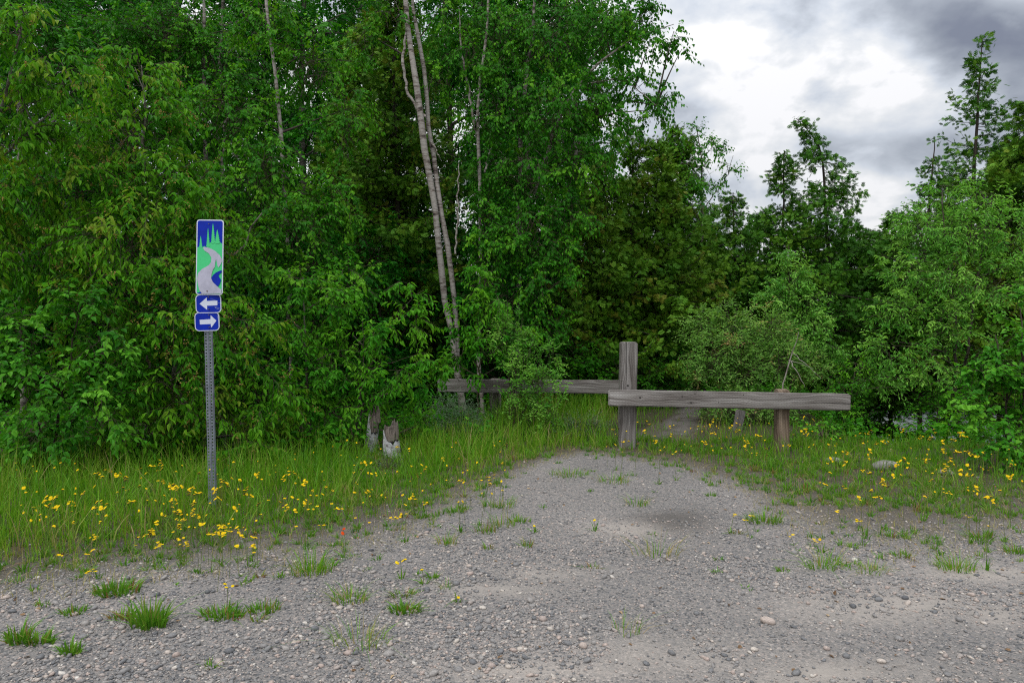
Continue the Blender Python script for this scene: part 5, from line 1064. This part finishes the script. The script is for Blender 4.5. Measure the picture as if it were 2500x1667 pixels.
# rosettes and tufts that stand singly on the gravel
def tuft_mesh(seed, r, h, n, wid, lean, kind='grass', straw=0.0, name='blades'):
    rs = np.random.RandomState(seed); ac = Acc(); q = rs.uniform(0, 1, n) ** .6 * r; a = rs.uniform(0, 6.28, n); x = q * np.cos(a) ; y = q * np.sin(a) * .6
    dirs = np.stack([np.cos(a), np.sin(a)], -1)
    tn = np.clip(rs.beta(2, 2.6, n) * .95, 0, 1); s = rs.uniform(size=n) < straw + .10; h = h * rs.uniform(.6, 1.15, n); tn[s] = rs.uniform(.85, 1, s.sum())
    blades(ac, x, y, h * rs.uniform(.6, 1.1, n), wid * rs.uniform(.6, 1.2, n), rs, lean * 1.2, tn, 0, np.zeros(n), dirs)
    return ac.mesh(name, [M[kind]])
tufts = [ # px, py(base), radius px, height px, blades, width m, lean, kind, straw, label
 (285, 1450, 55, 45, 150, .011, .55, 'weed', .05, 'wide low leafy clump on gravel at the lower edge of the left grass'),
 (178, 1498, 30, 28, 60, .010, .5, 'weed', .0, 'small oblong leafy clump on gravel below the left grass'),
 (362, 1530, 42, 85, 110, .012, .5, 'weed', .0, 'largest bright green grass clump on the lower left gravel'),
 (300, 1512, 30, 40, 50, .010, .7, 'weed', .35, 'reddish leafy rosette touching the largest clump on its left'),
 (545, 1502, 52, 40, 120, .011, .6, 'weed', .08, 'wide row of leaf rosettes on gravel right of the largest clump'),
 (645, 1490, 38, 40, 70, .009, .6, 'weed', .1, 'spiky green tuft with a yellow flower right of the rosette row'),
 (630, 1512, 18, 25, 25, .009, .7, 'weed', .4, 'tiny reddish rosette just below the spiky green tuft'),
 (48, 1572, 32, 58, 70, .012, .5, 'weed', .05, 'leafy clump in the bottom left corner, left one'),
 (98, 1575, 34, 42, 70, .012, .6, 'weed', .05, 'leafy clump in the bottom left corner, right beside another'),
 (173, 1598, 24, 42, 60, .011, .5, 'weed', .0, 'compact round green tuft in the bottom left gravel'),
 (105, 1482, 18, 22, 30, .010, .6, 'weed', .0, 'small dark green rosette at the far left gravel edge'),
 (855, 1465, 45, 60, 80, .006, .8, 'grass', .2, 'wispy grass tuft beside yellow flowers on the middle gravel'),
 (988, 1492, 38, 36, 120, .009, .7, 'weed', .0, 'dense dark green rosette in the middle foreground gravel'),
 (985, 1455, 30, 30, 50, .008, .7, 'weed', .3, 'faded leaf rosette just above the dense dark green one'),
 (1055, 1412, 14, 24, 30, .010, .5, 'weed', .0, 'small bright green tuft beside lone yellow flowers'),
 (880, 1570, 70, 80, 70, .004, 1.0, 'grass', .35, 'thin straggly grass tuft near the bottom of the gravel'),
 (1112, 1250, 22, 24, 50, .009, .6, 'weed', .0, 'compact green rosette left of the middle gravel'),
 (1225, 1285, 35, 50, 60, .005, .8, 'grass', .25, 'straggly tuft in the middle of the gravel'),
 (1185, 1300, 30, 30, 50, .007, .7, 'weed', .2, 'low tuft left of the straggly one in mid gravel'),
 (1270, 1275, 25, 26, 40, .008, .6, 'weed', .1, 'low tuft right of the straggly one in mid gravel'),
 (1285, 1335, 16, 32, 25, .007, .6, 'weed', .3, 'small upright weed on open mid gravel'),
 (1190, 1340, 14, 24, 20, .007, .7, 'weed', .4, 'small reddish weed left of the upright weed'),
 (1090, 1330, 25, 45, 40, .006, .7, 'grass', .2, 'feathery tuft at the right fringe of the left grass'),
 (1220, 1235, 45, 40, 60, .005, .9, 'grass', .2, 'spreading fine tuft on the gravel below the barrier gap'),
 (1390, 1160, 50, 28, 100, .006, .8, 'grass', .1, 'low green tuft patch in front of the barrier gap'),
 (1495, 1175, 40, 30, 70, .006, .8, 'grass', .1, 'low green tuft patch left of the tall post base'),
 (1555, 1230, 35, 35, 50, .005, 1.0, 'grass', .2, 'spreading grass tuft on gravel beneath the tall post'),
 (1600, 1355, 60, 75, 40, .005, .9, 'grass', .5, 'tall straggly weed with reddish base below the dark stain'),
 (1445, 1385, 22, 18, 20, .008, .9, 'weed', .35, 'flat small weed left of the straggly weed'),
 (1735, 1210, 16, 14, 35, .008, .6, 'weed', .0, 'tiny neat rosette on gravel right of the tall post'),
 (1865, 1275, 42, 34, 110, .008, .7, 'weed', .05, 'round dense tuft on the gravel in front of the short post'),
 (1925, 1210, 30, 16, 50, .008, .7, 'weed', .0, 'low rosette strip in front of the short post'),
 (2010, 1385, 48, 60, 70, .006, .9, 'grass', .15, 'spreading grass tuft at the lower right gravel edge'),
 (2120, 1395, 50, 38, 80, .004, .9, 'grass', .3, 'dull fine tuft on gravel right of the spreading tuft'),
 (2335, 1390, 42, 52, 90, .006, .7, 'grass', .1, 'upright grass tuft at the far lower right gravel edge'),
 (1755, 1365, 12, 18, 20, .008, .6, 'weed', .1, 'small weed on the open right gravel, upper'),
 (1752, 1395, 12, 18, 20, .008, .6, 'weed', .0, 'small weed on the open right gravel, lower'),
 (1912, 1392, 16, 18, 25, .009, .6, 'weed', .0, 'small green rosette left of the spreading tuft'),
 (1800, 1300, 20, 18, 30, .008, .7, 'weed', .35, 'reddish rosette on gravel left of the round dense tuft'),
 (2200, 1360, 30, 24, 50, .009, .7, 'weed', .1, 'broad-bladed rosette between two fine tufts at right'),
 (2480, 1345, 30, 30, 50, .009, .6, 'weed', .1, 'green rosette at the far right gravel edge'),
 (2390, 1310, 35, 30, 70, .009, .6, 'weed', .05, 'bright rosette group at right below the yellow flowers'),
 (515, 1625, 18, 34, 14, .010, .8, 'weed', .2, 'single small weed in the bottom gravel below the rosette row'),
 (1230, 1510, 10, 9, 14, .008, .8, 'weed', .1, 'tiny seedling alone on the middle foreground gravel'),
 (1515, 1545, 55, 70, 26, .0035, 1.0, 'grass', .4, 'thin leaning grass stalks alone on the bottom gravel'),
 (1090, 1440, 16, 40, 12, .004, .8, 'grass', .3, 'few thin grass stalks right of the dense rosette'),
 (760, 1400, 50, 80, 90, .006, .6, 'grass', .1, 'arching grass tuft at the right end of the left verge'),
 (930, 1215, 40, 45, 70, .006, .7, 'grass', .4, 'pale straw-coloured tuft in the grass below the stumps'),
]
for i, (px_, py_, rp, hp_, nb_, wd, le, kd, st, lab) in enumerate(tufts):
    p = gnd(px_, py_); s = p[1] / F
    o = link('grass_tuft', tuft_mesh(300 + i, rp * s, hp_ * s * .95, int(nb_ * 1.25), wd, le, kd, st, 'grass_tuft'), None, (p[0], p[1], hz(p[0], p[1]))); tag(o, lab, 'grass tuft', 'grass tufts on the gravel')
# small scattered weeds too many to tell apart: a fringe of ground cover
rs = np.random.RandomState(77); n = 14000; y2 = np.sqrt(rs.uniform(3.8 ** 2, 8.6 ** 2, n)); x2 = rs.uniform(-.8, .8, n) * y2; v2_ = vegxy(x2, y2)
k = (rs.uniform(size=n) < np.where(v2_ > .01, .12 + .5 * v2_, .006) * sstep(.35, .6, fbm(x2 * 3, y2 * 3, 12))) ; x2, y2, v2_ = x2[k], y2[k], v2_[k]
acc = Acc(); m_ = 14; xi = np.repeat(x2, m_); yi = np.repeat(y2, m_); a = rs.uniform(0, 6.28, len(xi)); rr = rs.uniform(0, .03, len(xi))
tb = np.repeat(rs.beta(1.6, 2, len(x2)), m_); hb = np.repeat(rs.uniform(.02, .06, len(x2)) * (1 + 1.1 * v2_), m_)
blades(acc, xi + rr * np.cos(a), yi + rr * np.sin(a), hb * rs.uniform(.6, 1.1, len(xi)), rs.uniform(.005, .010, len(xi)), rs, .7, np.clip(tb + rs.normal(0, .1, len(tb)), 0, 1), dirs=np.stack([np.cos(a), np.sin(a)], -1))
tag(link('ground_cover', acc.mesh('ground_cover', [M['weed']])), 'small weeds and seedlings sprinkled over the gravel margins', 'weeds', kind='stuff')

# ------------------------------------------------------------------ hawkweed: each flowering stalk a thing (stalk mesh with its flower heads as a part)
def head(acc, c, r, rs):
    k = 10; a = np.arange(k * 2) * math.pi / k; rr = np.where(np.arange(k * 2) % 2 == 0, r, r * .72)
    tl = rs.normal(0, .35, 2) + np.array([0, .25])
    ring = np.stack([c[0] + rr * np.cos(a), c[1] + rr * np.sin(a), c[2] + rr * (np.cos(a) * tl[0] + np.sin(a) * tl[1]) + rs.uniform(-.1, .15, k * 2) * r], -1)
    V = np.concatenate([ring, [[c[0], c[1], c[2] + r * .55]], [[c[0], c[1], c[2] - r * .65]]])
    i = np.arange(k * 2); j = (i + 1) % (k * 2)
    acc.add(V, np.stack([i, j, np.full(k * 2, k * 2)], -1), 0, rs.uniform(0, 1), False); return V, i, j, k
def flower_protos(hcount, H_, seed, mat='petal', hr=.0118):
    rs = np.random.RandomState(seed); st = Acc(); hd = Acc()
    bx_, by_ = rs.uniform(-.04, .04, 2) * (H_ / .3)
    P = np.array([(0, 0, -.02), (bx_ * .3, by_ * .3, H_ * .5), (bx_, by_, H_ * .94)]); tubes(st, bez(P[:1], P[1:2], P[2:3], 5), np.full((1, 5), .0017), 3, 0, .4)
    for i in range(hcount):
        c = np.array([bx_ + rs.uniform(-1, 1) * .026 * (hcount > 1), by_ + rs.uniform(-1, 1) * .026 * (hcount > 1), H_ + rs.uniform(-.022, .02)])
        tubes(st, np.array([P[2], (P[2] + c) / 2 + [0, 0, .002], c - [0, 0, .004]]), np.array([.001, .0009, .0022]), 3, 0, .5)
        r = hr * rs.uniform(.75, 1.2); V, a, b_, k = head(hd, c, r, rs)
        st.add(V, np.stack([b_, a, np.full(k * 2, k * 2 + 1)], -1), 0, .7, False)
    q = rs.uniform(0, 6.28, 9); blades(st, .01 * np.cos(q), .01 * np.sin(q), rs.uniform(.04, .085, 9), rs.uniform(.006, .011, 9), rs, .9, rs.uniform(0, .8, 9), 1, np.zeros(9), np.stack([np.cos(q), np.sin(q)], -1))
    return st.mesh('hawkweed', [M['stalk'], M['weed']]), hd.mesh('flower_heads', [M[mat]])
FP = []
for i in range(14):
    Hh = [.34, .28, .24, .38, .20, .30, .16][i % 7]; FP.append((Hh, flower_protos([4, 1, 3, 2, 6, 1, 4][(i * 3) % 7], Hh, 900 + i)))
rs = np.random.RandomState(5)
zones = [ # count, px range, py range of the heads, label, height scale
 (30, (60, 330), (1140, 1250), 'yellow hawkweed stalk in the tall grass at the far left', 1.0),
 (38, (330, 505), (1130, 1330), 'yellow hawkweed stalk in the grass just left of the sign post', 1.0),
 (34, (525, 640), (1150, 1350), 'yellow hawkweed stalk in the grass just right of the sign post', .9),
 (9, (150, 400), (1300, 1400), 'low yellow hawkweed in the lower fringe of the left grass', .6),
 (22, (640, 850), (1150, 1290), 'yellow hawkweed between the sign and the birch stumps', .8),
 (26, (860, 1240), (1075, 1200), 'small yellow hawkweed around the foot of the birch stumps', .9),
 (9, (860, 1060), (1200, 1300), 'low yellow hawkweed where the left grass thins into gravel', .5),
 (20, (1480, 1660), (1020, 1100), 'small yellow hawkweed in the grass round the tall post', .9),
 (28, (1640, 1990), (1010, 1110), 'small yellow hawkweed in the grass below the front rail', .9),
 (44, (2030, 2400), (1050, 1150), 'yellow hawkweed in the dense stand beyond the rail end', 1.1),
 (14, (1980, 2480), (1130, 1240), 'yellow hawkweed in the grass at the right of the gravel', .8),
 (9, (1780, 2450), (1230, 1330), 'low yellow hawkweed scattered over the right gravel margin', .4),
 (8, (2380, 2500), (1080, 1220), 'yellow hawkweed at the foot of the right edge alder', 1.1)]
for cnt, xr, yr, lab, hs_ in zones:
    ctr = [(rs.uniform(*xr), rs.uniform(*yr)) for _ in range(max(2, cnt // 6))]
    for i in range(cnt):
        if rs.uniform() < .38:
            c = ctr[rs.randint(len(ctr))]; fx = c[0] + rs.normal(0, 16); fy = c[1] + rs.normal(0, 9)
        else: fx = rs.uniform(*xr); fy = rs.uniform(*yr)
        Hh, (ms, mh) = FP[rs.randint(len(FP))]; sc_ = hs_ * rs.uniform(.8, 1.2) * float(np.interp(fy, [1220, 1350], [1, .45])); hh = Hh * sc_
        p = gnd(fx, fy, hh)
        if p[1] > 8.9 or p[1] < 3: p = gnd(fx, fy + 25, hh)
        o = link('hawkweed', ms, None, (p[0], p[1], hz(p[0], p[1]))); o.scale = (1, 1, sc_); o.rotation_euler = (0, 0, rs.uniform(0, 6.28)); tag(o, lab, 'flower', 'yellow hawkweed flowers')
        link('flower_heads', mh, o)
# the many further, smaller hawkweeds that cannot be told one by one
rs = np.random.RandomState(15); sa = Acc()
for cnt, xr, yr, hs_ in ((75, (40, 640), (1120, 1300), 1.0), (70, (640, 1240), (1070, 1240), .85), (40, (1480, 1990), (1015, 1110), .85), (60, (2000, 2500), (1060, 1210), 1.0)):
    for i in range(cnt):
        hh = rs.uniform(.16, .36) * hs_; p = gnd(rs.uniform(*xr), rs.uniform(*yr), hh)
        if p[1] > 9.2: continue
        z_ = hz(p[0], p[1]); q = np.array([p[0], p[1], z_ + hh]); b0 = q - [rs.uniform(-.03, .03), rs.uniform(-.03, .03), hh]
        tubes(sa, np.array([b0, (b0 + q) / 2 + [.005, 0, 0], q - [0, 0, .004]]), np.array([.0015, .0014, .0018]), 3, 1, .5)
        for j in range(rs.randint(1, 3)):
            c = q + [rs.uniform(-.012, .012) * j, 0, rs.uniform(-.012, .004) * j]; V, a_, b_, k = head(sa, c, rs.uniform(.006, .0095), rs); sa.add(V, np.stack([b_, a_, np.full(k * 2, k * 2 + 1)], -1), 1, .7, False)
tag(link('hawkweed_meadow', sa.mesh('hawkweed_meadow', [M['petal'], M['stalk']])), 'small single yellow flowers sprinkled through the verge grass', 'flowers', kind='stuff')
singles = [(980, 1365, .12, 'low yellow hawkweed cluster above the dense dark green rosette'), (1035, 1385, .10, 'yellow hawkweed pair beside the small bright tuft'), (1118, 1452, .04, 'lone low yellow flower on the middle foreground gravel'),
           (1305, 1283, .05, 'lone yellow flower in mid gravel near the small upright weed'), (1452, 1273, .06, 'lone yellow flower on open gravel left of the dark stain'), (555, 1428, .12, 'yellow hawkweed over gravel above the rosette row'), (2005, 1323, .07, 'lone low yellow flower above the spreading tuft')]
for (fx, fy, Hh, lab) in singles:
    ms, mh = flower_protos(3 if Hh > .1 else 1, Hh, int(fx)); p = gnd(fx, fy, Hh); o = link('hawkweed', ms, None, (p[0], p[1], hz(p[0], p[1]))); tag(o, lab, 'flower', 'yellow hawkweed flowers'); link('flower_heads', mh, o)
for (fx, fy, lab) in ((845, 1294, 'orange-red hawkweed among yellow ones, upper of two'), (840, 1308, 'orange-red hawkweed among yellow ones, lower of two')):
    ms, mh = flower_protos(1, .15, int(fx), 'petal_orange', .0105); p = gnd(fx, fy, .15); o = link('hawkweed', ms, None, (p[0], p[1], hz(p[0], p[1]))); tag(o, lab, 'flower', 'orange hawkweed flowers'); link('flower_heads', mh, o)

# fallen twigs and dead leaves lying about on the gravel
rs = np.random.RandomState(88); acc = Acc(); n = 420; y2 = np.sqrt(rs.uniform(2.8 ** 2, 8.5 ** 2, n)); x2 = rs.uniform(-.78, .78, n) * y2
l_ = rs.uniform(.010, .035, n); leaves(acc, np.stack([x2, y2, height(x2, y2) + .006], -1), rnd_dir(rs, n) * [1, 1, .2], norm(rs.normal(0, .3, (n, 3)) + [0, 0, 1]), l_, l_ * .6, 'broad', 0, rs.uniform(0, 1, n))
n = 110; y2 = np.sqrt(rs.uniform(2.8 ** 2, 8.5 ** 2, n)); x2 = rs.uniform(-.78, .78, n) * y2; a = rs.uniform(0, 3.14, n); L_ = rs.uniform(.02, .10, n)
p0 = np.stack([x2, y2, height(x2, y2) + .008], -1); dv_ = np.stack([np.cos(a), np.sin(a), 0 * a], -1) * L_[:, None]
tubes(acc, np.stack([p0 - dv_, p0 + rs.normal(0, .008, (n, 3)) * [1, 1, .3], p0 + dv_], 1), np.ones((n, 1)) * np.array([[.0012, .0018, .001]]), 4, 1, .5)
m_litter = leaf_mat('dead_leaf', [(0, (.10, .06, .035)), (.6, (.24, .15, .08)), (1, (.38, .28, .17))], trans=.05)
tag(link('ground_litter', acc.mesh('ground_litter', [m_litter, M['dead_wood']])), 'dead leaves and bits of twig lying on the gravel', 'litter', kind='stuff')
